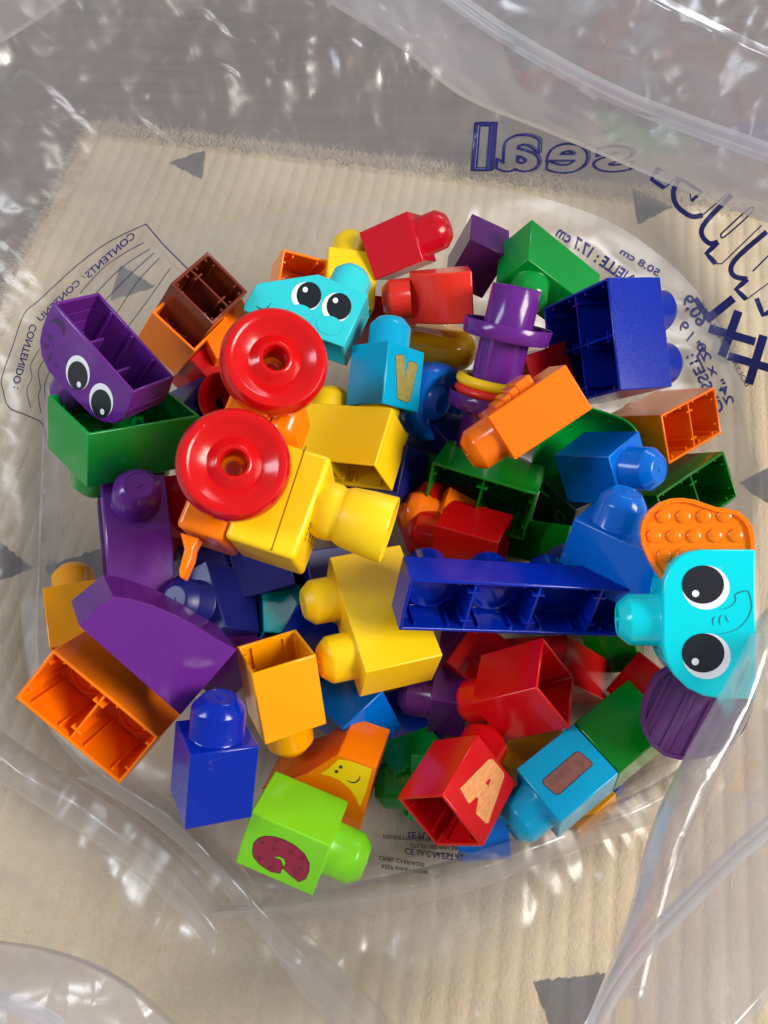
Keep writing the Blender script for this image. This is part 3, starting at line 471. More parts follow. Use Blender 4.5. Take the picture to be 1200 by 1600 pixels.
# loose wool hairs along the two visible rug edges
rnd = random.Random(4); hv, hf = [], []
def hair(u, v, du, dv, ln):
    b = Vector(rug_p(u, v)); d = (RX * du + RY * dv).normalized(); s = Vector((-d.y, d.x, 0)) * .00013; up = .1 + rnd.random() * .5
    pts = [b, b + Vector((d.x, d.y, up)) * ln * .5, b + Vector((d.x * 1.0, d.y * 1.0, up * .55)) * ln]
    i = len(hv)
    for p, w in zip(pts, (1, .8, .15)): hv.append(p + s * w); hv.append(p - s * w)
    hf.append((i, i + 1, i + 3, i + 2)); hf.append((i + 2, i + 3, i + 5, i + 4))
for k in range(16000): hair(rnd.random() * .95, -.022 * rnd.random() + .004, rnd.uniform(-1.3, 1.3), 1, min(.022, .002 + rnd.expovariate(330)))
for k in range(11000): hair(.020 * rnd.random() - .004, -rnd.random() * .75, -1, rnd.uniform(-1.3, 1.3), min(.022, .002 + rnd.expovariate(330)))
hr = link('rug_fringe', raw('rug_fringe', hv, hf), WOOL, rug); hr['kind'] = 'stuff'

# ------------------------------------------------------------------ blocks with measured poses
def dm(n): return POSES[n][2]
def half(n, ax): return dm(n)[ax] / 2
# purple face block lying open side up
t = thing('face_block', 'purple half-round block with two white eyes, open side up, on green block', 'toy block', pose_m('purple_face'))
p = mm(TRACE['pf_out'][2]); hx = half('purple_face', 0)
link('body', hollow_me(p, hx, 0), M('purple'), t, smooth=30, bevel=.0007)
link('stud', STUD.copy(), M('purple'), t, Matrix.Translation((0, -.005, .0365)), smooth=35)
for y in (-.016, .0, .016): link('rib', box_me('rib', hx - .0034, hx - .0016, y - .0006, y + .0006, .001, .030), M('purple'), t)
for y in (-.010, .010): link('rib', box_me('rib', -hx + .0016, hx * .5, y - .0006, y + .0006, .012, .030), M('purple'), t)
for k, (w, b, h) in enumerate((('pf_w1', 'pf_b1', 'pf_h1'), ('pf_w2', 'pf_b2', 'pf_h2'))):
    e = decal(t, 'eye', w, INK_W, 1, half=hx); decal(e, 'pupil', b, INK_B, 2, half=hx); decal(e, 'eye_glint', h, INK_W, 3, half=hx)
DPUR = ink('darkpurple', (60, 26, 84))
decal(t, 'printed_mouth', 'pf_m', DPUR, 1, half=hx)
for k in range(6): decal(t, 'printed_freckle', 'pf_d%d' % k, DPUR, 1, half=hx)
# cyan face
t = thing('face_block', 'light cyan block with smiling face and two big eyes, behind the red wheels', 'toy block', pose_m('cyan_face'))
hx = half('cyan_face', 0)
link('body', hollow_me(mm(TRACE['cf_out'][2]), hx, 0), M('aqua'), t, smooth=30, bevel=.0008)
link('stud', STUD.copy(), M('aqua'), t, Matrix.Translation((0, .016, .0368)), smooth=35)
for w, b, h, l in (('cf_w1', 'cf_b1', 'cf_h1', 'cf_l1'), ('cf_w2', 'cf_b2', 'cf_h2', 'cf_l2')):
    e = decal(t, 'eye', w, INK_W, 1, half=hx); decal(e, 'pupil', b, INK_B, 2, half=hx); decal(e, 'eye_glint', h, INK_W, 3, half=hx); decal(e, 'eyelid', l, M('aqua'), 4, half=hx)
stroke(t, 'printed_smile', 'cf_s', INK_B, .75, hx)
# elephant head
t = thing('elephant_block', 'bright cyan elephant head block with big eyes, orange ear and purple ear', 'toy block', pose_m('elephant'))
hy = half('elephant', 1); sd = TRACE['el_out'][1]
link('body', hollow_me(mm(TRACE['el_out'][2]), hy, 1), M('cyan'), t, smooth=30, bevel=.0010)
link('stud', STUD.copy(), M('cyan'), t, Matrix.Translation((0, 0, dm('elephant')[2])), smooth=35)
e = decal(t, 'eye', 'el_w1', INK_W, 1, half=hy); decal(e, 'pupil', 'el_b1', INK_B, 2, half=hy); decal(e, 'eye_glint', 'el_h1', INK_W, 3, half=hy)
e = decal(t, 'eye', 'el_w2', INK_W, 1, half=hy); decal(e, 'pupil', 'el_b2', INK_B, 2, half=hy); decal(e, 'eye_glint', 'el_h2', INK_W, 3, half=hy)
EL = ink('trunkline', (20, 110, 122))
stroke(t, 'printed_trunk', 'el_t', EL, .55, hy)
for k in range(3): stroke(t, 'printed_wrinkle', 'el_r%d' % k, EL, .6, hy)
def ear(key, mat, label):
    y = sd * (hy - .010); o = mm(TRACE[key][2]); bm = bmesh.new(); prism_bm(bm, o, y - .0022, y + .0022, 1); q = link('ear', fix(bm, 'ear'), mat, t, smooth=30, bevel=.0005); q['label'] = label
    ins = [tuple(v / 1000 for v in a) for a in grow(TRACE[key][2], -2.0)]
    bm = bmesh.new(); n = len(o); yy = y + sd * .0022; y2 = y + sd * .0036
    V0 = [bm.verts.new((a[0], yy, a[1])) for a in o]; V1 = [bm.verts.new((a[0], y2, a[1])) for a in o]; V2 = [bm.verts.new((a[0], y2, a[1])) for a in ins]; V3 = [bm.verts.new((a[0], yy, a[1])) for a in ins]
    for i in range(n):
        j = (i + 1) % n
        bm.faces.new((V0[i], V0[j], V1[j], V1[i])); bm.faces.new((V1[i], V1[j], V2[j], V2[i])); bm.faces.new((V2[i], V2[j], V3[j], V3[i]))
    link('ear_rim', fix(bm, 'ear_rim'), mat, q, smooth=60); return q, yy
q, yy = ear('ear_o', M('orange'), 'orange ear with raised dots')
for k in range(11):
    a = TRACE['ed_%d' % k][2][0]; bump = lathe_me('dot', [(.0032, -.0003), (.0031, .0007), (.0027, .0010), (0, .0010)], 24)
    link('raised_dot', bump, M('orange'), q, Matrix.Translation((a[0] / 1000, yy, a[1] / 1000)) @ Matrix.Rotation(math.radians(-90 * sd), 4, 'X'), smooth=40)
q, yy = ear('ear_p', M('earpurple'), 'purple ear with slanted grooves')
for k in range(8):
    a, b = [Vector(v) / 1000 for v in TRACE['es_%d' % k][2]]; g = (b - a); nn = Vector((-g.y, g.x)).normalized() * (.0007 if k % 2 == 0 else .0004)
    hgt = .0004 if k % 2 else .0009
    v = [(a + nn), (b + nn), (b - nn), (a - nn)]; bm = bmesh.new(); prism_bm(bm, [tuple(x) for x in v], yy, yy + sd * hgt, 1); link('ear_ridge', fix(bm, 'ear_ridge'), M('earpurple'), q)
# purple curved slope
t = thing('slope_block', 'large purple curved slope block lying across the orange block', 'toy block', pose_m('purple_arch'))
link('body', hollow_me(mm(TRACE['ar_out'][2]), half('purple_arch', 1), 1), M('purple'), t, smooth=32, bevel=.0012)
# orange star-shaped wing with sticker
t = thing('star_block', 'orange slanted block with yellow smiling star print, above the lime block', 'toy block', pose_m('orange_star'))
hy = half('orange_star', 1)
link('body', hollow_me(mm(TRACE['st_out'][2][4:] + TRACE['st_out'][2][:4]), hy, 1), M('orange'), t, smooth=30, bevel=.0010)
decal(t, 'printed_star', 'st_y', ink('yellow', (250, 206, 10)), 1, half=hy)
for k in ('st_e1', 'st_e2'): decal(t, 'printed_eye', k, ink('browndark', (84, 46, 10)), 2, half=hy)
stroke(t, 'printed_smile', 'st_s', ink('browndark', (84, 46, 10)), .8, hy, 2)

ST = None
brick('brown', 'toy_block', 'brown open block with a dividing wall, pushed onto an orange block', 'brown', 2, 1, studs=[], inside=True, ribs=True)
brick('orange_under', 'toy_block', 'orange block directly under the brown open block', 'orange', 1, 1, studs=[])
t = brick('green_left', 'toy_block', 'green two-stud block open upwards under the purple face block', 'green', 2, 1, studs=[(0, 0), (1, 0)], inside=True)
brick('orange_back', 'toy_block', 'small orange open block at the far edge behind the cyan face', 'orange', inside=True)
brick('yellow_back', 'toy_block', 'yellow single block peeking out beside the crimson block', 'yellow')
brick('red_top', 'toy_block', 'crimson red single block with its stud to the side, at the far edge', 'crimson')
brick('purple_back', 'toy_block', 'plain purple block at the far edge between red and green', 'plum', studs=[])
brick('green_wedge', 'toy_block', 'green two-stud block at the far edge beside the big blue block', 'green', 2, 1)
brick('blue_2x2', 'toy_block', 'big dark blue four-stud block lying on its side, open to the left', 'blue', 2, 2, inside=True)
brick('orange_right', 'toy_block', 'orange two-stud block with two open cells, under the big blue block', 'orange', 2, 1, inside=True)
brick('azure_block', 'toy_block', 'bright blue single block with its stud toward the green block', 'azure')
brick('green_right', 'toy_block', 'green two-stud open block next to the orange elephant ear', 'grass', 2, 1, inside=True)
brick('azure_slope', 'toy_block', 'bright blue block with upright stud behind the long blue bar', 'azure', 2, 1, studs=[(0 if POSES['azure_slope'][3] > 0 else 1, 0)])
brick('green_open', 'toy_block', 'dark green two-stud block facing up with two open cells, at the centre', 'grass', 2, 1, inside=True)
brick('red_low', 'toy_block', 'red single block lying in front of the dark green open block', 'red')
brick('orange_small', 'toy_block', 'orange single block squeezed behind the long blue bar', 'softorange')
brick('blue_bar', 'toy_block', 'long dark blue four-stud bar with four open cells', 'blue', 4, 1, inside=True)
brick('yellow_two', 'toy_block', 'yellow two-stud block with both studs pointing sideways, under the blue bar', 'yellow', 2, 1)
t = brick('cyan_v', 'letter_block', 'blue single block printed with a letter V', 'sky', inside=False)
hy = half('cyan_v', 1); ax, s, pp = TRACE['v']
decal(t, 'letter_outline', None, INK_B, 1, grow(pp, .32), (ax, s), half=hy); decal(t, 'letter', 'v', woodink('olive', (150, 140, 74), (134, 124, 62), (60, 60, 60)), 2, half=hy)
brick('yellow_open', 'toy_block', 'yellow two-stud block with its open side down, under the V block', 'yellow', 2, 1, inside=True)
t = thing('slope_block', 'tall purple slope block with a round stud, standing by the green block', 'toy block', pose_m('purple_stud'))
w, d, h = dm('purple_stud'); bm = bmesh.new()
prism_bm(bm, [(-d / 2 - .006, 0), (d / 2, 0), (d / 2, h), (0, h), (-d * .22, h * .93), (-d / 2 - .006, h * .62)], -w / 2, w / 2, 0)
link('body', fix(bm, 'body'), M('purple'), t, smooth=32, bevel=.0010)
link('stud', STUD.copy(), M('purple'), t, Matrix.Translation((0, d / 4, h)), smooth=35)
for k in range(3):
    z = h * (.3 + .15 * k); s = -1 * POSES['purple_stud'][3]; link('side_groove', box_me('groove', *sorted((s * (w / 2 - .0002), s * (w / 2 + .0005))), -d / 2, d / 2 - .002, z, z + .0012), M('plum'), t)
brick('yellow_left', 'toy_block', 'yellow single block at the left edge beneath the purple slope', 'amber')
brick('orange_left', 'toy_block', 'large orange two-stud block open toward the viewer, at the left edge', 'orange', 2, 1, inside=True)
brick('blue_block', 'toy_block', 'dark blue single block standing upright with its stud on top', 'blue')
brick('amber_open', 'toy_block', 'deep yellow single block upside down with its open end up', 'amber', inside=True)
t = brick('lime', 'letter_block', 'lime green single block printed with a maroon letter C', 'lime')
hy = half('lime', 1); ax, s, pp = TRACE['c']
decal(t, 'letter_outline', None, ink('maroondark', (56, 12, 26)), 1, grow(pp, .38), (ax, s), half=hy); decal(t, 'letter', 'c', ink('maroon', (138, 28, 58)), 2, half=hy)
for k in range(9): decal(t, 'letter_spot', 'cd%d' % k, ink('maroonspot', (112, 18, 44)), 3, half=hy)
brick('purple_l', 'toy_block', 'dark purple narrow block standing between yellow and red blocks', 'plum', 2, 1, studs=[(1 if POSES['purple_l'][3] > 0 else 0, 0)])
brick('red_open', 'toy_block', 'red single block with its open end showing, beneath the blue bar', 'red', inside=True, cross=False)
t = brick('red_a', 'letter_block', 'red single block printed with a wooden letter A, open end forward', 'red', inside=True)
hy = half('red_a', 1)
decal(t, 'letter', 'a', woodink('wood', (244, 170, 106), (222, 140, 80), (160, 24, 24)), 1, half=hy); decal(t, 'letter_counter', 'a_h', M('red'), 2, half=hy)
t = brick('cyan_i', 'letter_block', 'light blue single block printed with a brown letter I', 'sky')
hy = half('cyan_i', 1); ax, s, pp = TRACE['i']
decal(t, 'letter_outline', None, ink('plumdark', (48, 22, 46)), 1, grow(pp, .4), (ax, s), half=hy); decal(t, 'letter', 'i', woodink('brownwood', (142, 90, 80), (128, 78, 70)), 2, half=hy)
brick('cyan_i', 'toy_block', 'green single block joined to the end of the letter I block', 'grass', studs=[], shift=-dm('cyan_i')[2] - .0004)
# ridged orange block
t = brick('orange_ridged', 'toy_block', 'light orange block with stepped ridges on one side, its stud toward the camera', 'softorange')
w, d, h = dm('orange_ridged'); s = -1 * POSES['orange_ridged'][3]
for k in range(4):
    bm = bmesh.new(); y0 = -d * .36; y1 = d * .36
    x1 = s * (w / 2 + 0.0020 + .0013 * k); x0 = s * (w / 2 - .001); z0 = h * (.86 - .10 * k); z1 = h * (.76 - .10 * k) - .0004 if k < 3 else h * .36
    prism_bm(bm, [(x0, z0), (x1, z0), (x1, z1), (x0, z1)], y0, y1, 1)
    link('ridge', fix(bm, 'ridge'), M('softorange'), t, smooth=32, bevel=.0011)
# coral curved block
t = thing('curved_block', 'coral red curved block with a side stud, behind the V block', 'toy block', pose_m('coral_curve'))
w, d, h = dm('coral_curve'); sy = -1
prof = [(-d / 2, 0)] + [(-d / 2 + .017 * (k / 8) ** 2, h * k / 8) for k in range(1, 9)] + [(d / 2, h), (d / 2, 0)]
bm = bmesh.new(); prism_bm(bm, prof, -w / 2, w / 2, 0); link('body', fix(bm, 'body'), M('coral'), t, smooth=32, bevel=.0009)
link('stud', STUD.copy(), M('coral'), t, Matrix.Translation((0, .0055, h)), smooth=35)
# partly buried single blocks
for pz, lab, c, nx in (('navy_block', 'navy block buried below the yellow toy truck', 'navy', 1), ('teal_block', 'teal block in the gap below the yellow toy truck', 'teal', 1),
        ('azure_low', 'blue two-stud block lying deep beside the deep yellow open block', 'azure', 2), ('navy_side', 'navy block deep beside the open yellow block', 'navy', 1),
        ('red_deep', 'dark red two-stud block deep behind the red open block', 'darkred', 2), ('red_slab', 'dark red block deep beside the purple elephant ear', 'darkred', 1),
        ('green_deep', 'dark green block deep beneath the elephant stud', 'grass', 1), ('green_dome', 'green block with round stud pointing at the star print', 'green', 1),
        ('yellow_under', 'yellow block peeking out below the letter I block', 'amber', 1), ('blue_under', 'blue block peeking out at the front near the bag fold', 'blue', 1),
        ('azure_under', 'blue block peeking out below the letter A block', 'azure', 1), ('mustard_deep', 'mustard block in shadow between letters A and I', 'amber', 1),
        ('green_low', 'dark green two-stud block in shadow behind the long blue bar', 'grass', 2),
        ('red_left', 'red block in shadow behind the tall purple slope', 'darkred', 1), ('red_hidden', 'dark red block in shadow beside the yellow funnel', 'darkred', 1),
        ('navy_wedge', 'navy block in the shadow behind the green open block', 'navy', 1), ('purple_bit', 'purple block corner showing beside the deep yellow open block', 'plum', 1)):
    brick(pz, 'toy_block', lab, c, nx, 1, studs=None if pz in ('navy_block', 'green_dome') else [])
t = brick('black_block', 'toy_block', 'black block with a small framed mark in shadow beside the green cup', 'black', studs=[])
w, d, h = dm('black_block')
for a in ([(2, -6), (9, -6), (9, -5.6), (2, -5.6)], [(2, 6), (9, 6), (9, 5.6), (2, 5.6)], [(2, -6), (2.4, -6), (2.4, 6), (2, 6)], [(8.6, -6), (9, -6), (9, 6), (8.6, 6)], [(4, -3), (7, -3), (7, -2.4), (4, -2.4)], [(4, 0), (7, 0), (7, .6), (4, .6)]):
    decal(t, 'printed_frame', None, ink('palegrey', (150, 150, 150)), 1, a, (2, 1), half=h)

# ------------------------------------------------------------------ toy truck: chassis, body, funnel, wheels
t = thing('toy_truck', 'yellow and orange toy truck lying on its side with two red wheels', 'toy truck', pose_m('train_body'))
w, d, h = dm('train_body'); Y = M('yellow'); O = M('orange')
y0 = -d / 2; y1 = d / 2 - .012
link('body', box_me('body', -w / 2, w / 2, y0, y1, 0, h), Y, t, smooth=32, bevel=.0022)
sa, sb = [Vector(v) / 1000 for v in TRACE['seam'][2]]; g = Vector((-(sb - sa).y, (sb - sa).x)).normalized() * .0003
bm = bmesh.new(); prism_bm(bm, [tuple(sa + g), tuple(sb + g), tuple(sb - g), tuple(sa - g)], y0 - .0001, y0 + .0004, 1); link('panel_seam', fix(bm, 'seam'), ink('seam', (150, 104, 0)), t)
for a in TRACE['gr'][2]:
    link('grille_hole', lathe_me('hole', [(.00105, 0), (0, .00001)], 10), INK_B, t, Matrix.Translation((a[0] / 1000, a[1] / 1000, h + .0001)))
link('chassis', box_me('chassis', -.078, .0275, y0 + .001, y1, -.0235, -.0006), O, t, smooth=32, bevel=.0026)
link('fender', box_me('fender', -.052, -.0275, y0 + .001, y1 - .004, -.001, .0125), O, t, smooth=32, bevel=.005)
hk = mm(TRACE['hook'][2]); bm = bmesh.new(); prism_bm(bm, hk, y0 + .009, y0 + .018, 1); link('tow_hook', fix(bm, 'hook'), O, t, smooth=32, bevel=.0006)
fun = lathe_me('funnel', [(.0130, 0), (.0140, .004), (.0138, .0085), (.0130, .0105), (.0137, .012), (.0146, .014), (.0157, .024), (.0163, .035), (.0160, .0355), (.0150, .035), (.0135, .018), (0, .017)], 48)
link('funnel', fun, Y, t, Matrix.Translation((-.004, y0 + .0145, h)), smooth=50)
WH = [(0.0056, -.004), (.0056, .0078), (.0062, .0086), (.0072, .0086), (.0080, .0080), (.0112, .0046), (.0120, .0042), (.0165, .0062), (.0185, .0078), (.0205, .0088), (.0225, .0084), (.0240, .0064), (.0249, .003), (.0250, -.003), (.0240, -.0075), (.0220, -.0095), (.0190, -.010), (.0056, -.010), (.0056, -.004)]
def wheel(pos, nrm, mat, parent=None, name='wheel'):
    me = lathe_me(name, WH, 72); q = nrm.to_track_quat('Z', 'Y'); mw = Matrix.Translation(pos) @ q.to_matrix().to_4x4()
    if parent is not None: mw = parent.matrix_basis.inverted() @ mw
    o = link(name, me, mat, parent, mw, smooth=40)
    return o
for (x, y, Z, n) in ((365.5, 727, .337, (.20, -.09, -.97)), (428, 567, .356, (.24, -.10, -.96))):
    o = wheel(at(x, y, Z), cdir(*n), M('red'), t)
    ax_ = lathe_me('axle', [(.0040, -.03), (.0040, -.0125), (.003, -.0115), (0, -.0115)], 24); link('axle_pin', ax_, O, o, smooth=35)
wl = wheel(at(676, 628, .482), cdir(.70, .30, -.62), M('azure')); wl['label'] = 'blue round wheel block in the gap beside the V block'; wl['category'] = 'toy wheel'
# ------------------------------------------------------------------ spool with rings
lo, up, tp = at(766, 630, .466), at(791, 518, .452), at(808, 448, .443)
axs = (tp - lo).normalized(); L1 = (up - lo).length; L2 = (tp - lo).length
mw = Matrix.Translation(lo) @ axs.to_track_quat('Z', 'Y').to_matrix().to_4x4()
t = thing('spool', 'purple spool with two dish-shaped flanges beside the big blue block', 'toy spool', mw)
P_ = M('purple')
link('tube', lathe_me('tube', [(.0150, -.03), (.0150, 0), (.0147, L1 * .9), (.0147, L1), (.0143, L2 - .0004), (.0139, L2), (.0130, L2 - .0003), (.0128, L1), (.0128, 0)], 48), P_, t, smooth=50)
for z in (-.004, L1 - .004):
    link('flange', lathe_me('flange', [(.0146, 0), (.0250, 0), (.0256, .0008), (.0262, .0086), (.0258, .0090), (.0250, .0086), (.0244, .0018), (.0146, .0018)], 56), P_, t, Matrix.Translation((0, 0, z)), smooth=50)
def ringo(name, label, z, R, r, mat):
    me = lathe_me(name, [(R + r * math.cos(a), r * math.sin(a)) for a in [2 * math.pi * k / 20 for k in range(20)]], 56, closed=True)
    o = link(name, me, mat, None, mw @ Matrix.Translation((.0008, 0, z)), smooth=60); o['label'] = label; o['category'] = 'ring'; return o
ringo('ring', 'yellow ring threaded on the purple spool', .0125, .0198, .0031, M('yellow'))
ringo('ring', 'coral red ring on the spool under the yellow ring', .0066, .0198, .0029, M('coral'))
ringo('ring', 'teal ring lowest on the spool, under the coral ring', .0015, .0190, .0026, M('teal'))
# amber transparent puck
t = thing('clear_disc', 'see-through amber ribbed disc under the coral curved block', 'toy block', Matrix.Translation(at(686, 540, .500)) @ cdir(.10, -.80, -.60).to_track_quat('Z', 'Y').to_matrix().to_4x4())
AM = plastic('clearamber', (255, 186, 24), .08, .30, 0)
link('shell', lathe_me('shell', [(0, .008), (.020, .008), (.0235, .006), (.025, .002), (.025, -.003), (.0235, -.007), (.020, -.009), (0, -.009), (0, -.0075), (.0192, -.0075), (.0222, -.006), (.0234, -.0025), (.0234, .0016), (.0222, .0048), (.0192, .0064), (0, .0064)], 60), AM, t, smooth=40)
for k in range(16):
    a = 2 * math.pi * k / 16; link('inner_rib', box_me('rib', .010, .0225, -.0005, .0005, -.005, .004), AM, t, Matrix.Rotation(a, 4, 'Z'))
# green rounded cup, red cup, blue plate
t = thing('cup_block', 'green rounded shallow cup block behind the bright blue block', 'toy block', Matrix.Translation(at(914, 716, .465)) @ cdir(-.20, .10, -1).to_track_quat('Z', 'Y').to_matrix().to_4x4())
def sq(r, n=48, e=3.2): return [(r * math.copysign(abs(math.cos(a)) ** (2 / e), math.cos(a)), r * math.copysign(abs(math.sin(a)) ** (2 / e), math.sin(a))) for a in [2 * math.pi * k / n for k in range(n)]]
v, f = [], []; rings = [(.030, .000), (.0292, .0004), (.0284, -.0004), (.0270, -.010), (.0225, -.0135), (.001, -.014)]; outr = [(.030, .000), (.0302, -.002), (.0285, -.012), (.024, -.016), (.001, -.016)]
for lst in (rings, outr):
    b0 = len(v)
    for r, z in lst: v += [(x, y, z) for x, y in sq(r)]
    for i in range(len(lst) - 1):
        for k in range(48): j = (k + 1) % 48; f.append((b0 + i * 48 + k, b0 + i * 48 + j, b0 + (i + 1) * 48 + j, b0 + (i + 1) * 48 + k))
link('cup', raw('cup', v, f), M('green'), t, smooth=50)
t = thing('cup_block', 'dark red round cup in shadow behind the red wheels', 'toy block', Matrix.Translation(at(344, 622, .44)) @ cdir(-.35, .1, -.93).to_track_quat('Z', 'Y').to_matrix().to_4x4())
link('cup', lathe_me('cup', [(.0150, 0), (.0146, .0006), (.0138, 0), (.0125, -.02), (0, -.021), (0, -.023), (.014, -.022), (.0150, 0)], 48), M('red'), t, smooth=40)
t = thing('plate_block', 'dark blue eight-sided flat plate deep in front of the purple narrow block', 'toy block')
o_ = [at(x, y, Z) for x, y, Z in ((556, 1120, .428), (597, 1083, .436), (650, 1070, .438), (705, 1095, .432), (710, 1135, .424), (668, 1167, .418), (632, 1168, .418), (606, 1152, .420))]
nn = (o_[2] - o_[0]).cross(o_[5] - o_[0]).normalized(); nn = nn if nn.dot(o_[0] - CAM) > 0 else -nn
n8 = len(o_); v = o_ + [p + nn * .009 for p in o_]
link('plate', raw('plate', v, [tuple(range(n8)), tuple(range(2 * n8 - 1, n8 - 1, -1))] + [(i, n8 + i, n8 + (i + 1) % n8, (i + 1) % n8) for i in range(n8)]), plastic('midblue', (4, 60, 160)), t, smooth=30, bevel=.0008)

# blocks at the bottom of the heap, mostly fillers added to darken the gaps
for lab, c, x, y, Z, e in (('navy filler block at the bottom between the yellow truck and yellow two-stud block', 'navy', 500, 905, .462, (.3, .5, .2)), ('dark red filler block at the bottom below the long blue bar', 'darkred', 742, 1040, .432, (.2, .1, .9)),
        ('dark red filler block at the bottom behind the purple spool', 'darkred', 835, 590, .490, (.6, .2, .4)), ('navy filler block at the bottom between the V block and the spool', 'navy', 690, 690, .500, (.1, .4, .7)),
        ('dark green filler block at the bottom under the yellow open block', 'grass', 640, 745, .500, (.8, .1, .2)), ('navy filler block at the bottom right of the black block', 'navy', 880, 900, .450, (.2, .2, .5)),
        ('blue filler block at the bottom between the deep yellow block and blue plate', 'blue', 470, 1010, .445, (.4, .1, 1.1)), ('orange block at the bottom beside the purple slope tip', 'orange', 322, 990, .452, (.3, .7, .1)), ('navy filler block at the bottom beside the tall purple slope', 'navy', 318, 868, .450, (.2, .3, .4)), ('dark red filler block at the bottom under the truck tow hook', 'darkred', 290, 815, .440, (.1, .2, .3)), ('navy filler block at the bottom beneath the purple curved slope', 'navy', 300, 1000, .440, (.2, .1, .9)),
        ('dark red filler block at the bottom behind the cyan face', 'darkred', 600, 520, .520, (.2, .5, .3)), ('orange filler block at the bottom between the brown block and the red wheels', 'orange', 352, 535, .475, (.3, .2, .5)), ('dark red filler block at the bottom behind the small dark red cup', 'darkred', 335, 585, .480, (.6, .2, .9)), ('navy filler block at the bottom beneath the truck body', 'navy', 408, 893, .452, (.2, .1, .3)), ('navy filler block at the bottom beneath the elephant head', 'navy', 1090, 960, .440, (.1, .2, .5)), ('green filler block at the bottom under the purple narrow block', 'green', 640, 1190, .425, (.9, .2, .3))):
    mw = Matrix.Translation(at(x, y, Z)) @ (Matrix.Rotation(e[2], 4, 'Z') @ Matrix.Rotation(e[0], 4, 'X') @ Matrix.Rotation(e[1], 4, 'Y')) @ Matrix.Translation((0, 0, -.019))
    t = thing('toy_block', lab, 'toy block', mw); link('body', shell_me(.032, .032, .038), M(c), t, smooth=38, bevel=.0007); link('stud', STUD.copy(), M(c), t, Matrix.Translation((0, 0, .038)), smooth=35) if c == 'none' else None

# ------------------------------------------------------------------ the clear bag
def film_mat(name, milk=0.20, edge=0.80, rough=0.30, bump=0.14, scale=1.0, tint=(0.955, 0.955, 0.95), col=(.70, .68, .73)):
    m, nt, N, L, b = nodes_of(name)
    tc = N.new('ShaderNodeTexCoord')
    n1 = N.new('ShaderNodeTexNoise'); n1.inputs['Scale'].default_value = 11 * scale; n1.inputs['Detail'].default_value = 6; n1.inputs['Distortion'].default_value = 1.4
    n1.noise_type = 'RIDGED_MULTIFRACTAL'
    n2 = N.new('ShaderNodeTexNoise'); n2.inputs['Scale'].default_value = 34 * scale; n2.inputs['Detail'].default_value = 5; n2.inputs['Distortion'].default_value = .8
    n3 = N.new('ShaderNodeTexNoise'); n3.inputs['Scale'].default_value = 7; n3.inputs['Detail'].default_value = 3
    for n in (n1, n2, n3): L.new(tc.outputs['Object'], n.inputs['Vector'])
    ad = N.new('ShaderNodeMath'); ad.operation = 'MULTIPLY_ADD'; ad.inputs[1].default_value = .25; L.new(n2.outputs['Fac'], ad.inputs[0]); L.new(n1.outputs['Fac'], ad.inputs[2])
    bp = N.new('ShaderNodeBump'); bp.inputs['Strength'].default_value = bump; bp.inputs['Distance'].default_value = .006
    L.new(ad.outputs[0], bp.inputs['Height'])
    tr = N.new('ShaderNodeBsdfTransparent'); tr.inputs['Color'].default_value = (*tint, 1)
    df = N.new('ShaderNodeBsdfDiffuse'); df.inputs['Color'].default_value = (*col, 1); L.new(bp.outputs['Normal'], df.inputs['Normal'])
    tl = N.new('ShaderNodeBsdfTranslucent'); tl.inputs['Color'].default_value = (*col, 1); L.new(bp.outputs['Normal'], tl.inputs['Normal'])
    mk = N.new('ShaderNodeMixShader'); mk.inputs[0].default_value = .5; L.new(df.outputs[0], mk.inputs[1]); L.new(tl.outputs[0], mk.inputs[2])
    gl = N.new('ShaderNodeBsdfGlossy'); gl.inputs['Roughness'].default_value = rough; gl.inputs['Color'].default_value = (1, 1, 1, 1); L.new(bp.outputs['Normal'], gl.inputs['Normal'])
    lw = N.new('ShaderNodeLayerWeight'); lw.inputs['Blend'].default_value = .35; 
    mr = N.new('ShaderNodeMapRange'); mr.inputs['From Min'].default_value = .2; mr.inputs['From Max'].default_value = 1; mr.inputs['To Min'].default_value = milk; mr.inputs['To Max'].default_value = edge
    L.new(lw.outputs['Facing'], mr.inputs['Value'])
    mm_ = N.new('ShaderNodeMath'); mm_.operation = 'MULTIPLY'; mr3 = N.new('ShaderNodeMapRange'); mr3.inputs['From Min'].default_value = .3; mr3.inputs['From Max'].default_value = .7; mr3.inputs['To Min'].default_value = .7; mr3.inputs['To Max'].default_value = 1.3
    L.new(n3.outputs['Fac'], mr3.inputs['Value']); L.new(mr.outputs[0], mm_.inputs[0]); L.new(mr3.outputs[0], mm_.inputs[1])
    m1 = N.new('ShaderNodeMixShader'); L.new(mm_.outputs[0], m1.inputs[0]); L.new(tr.outputs[0], m1.inputs[1]); L.new(mk.outputs[0], m1.inputs[2])
    lf = N.new('ShaderNodeLayerWeight'); L.new(bp.outputs['Normal'], lf.inputs['Normal']); lf.inputs['Blend'].default_value = .5
    pw = N.new('ShaderNodeMath'); pw.operation = 'POWER'; pw.inputs[1].default_value = 4.0; L.new(lf.outputs['Facing'], pw.inputs[0])
    fm = N.new('ShaderNodeMath'); fm.operation = 'MULTIPLY_ADD'; fm.inputs[1].default_value = .75; fm.inputs[2].default_value = .10; fm.use_clamp = True; L.new(pw.outputs[0], fm.inputs[0])
    m2 = N.new('ShaderNodeMixShader'); L.new(fm.outputs[0], m2.inputs[0]); L.new(m1.outputs[0], m2.inputs[1]); L.new(gl.outputs[0], m2.inputs[2])
    L.new(m2.outputs[0], N['Material Output'].inputs['Surface']); N.remove(b)
    return m
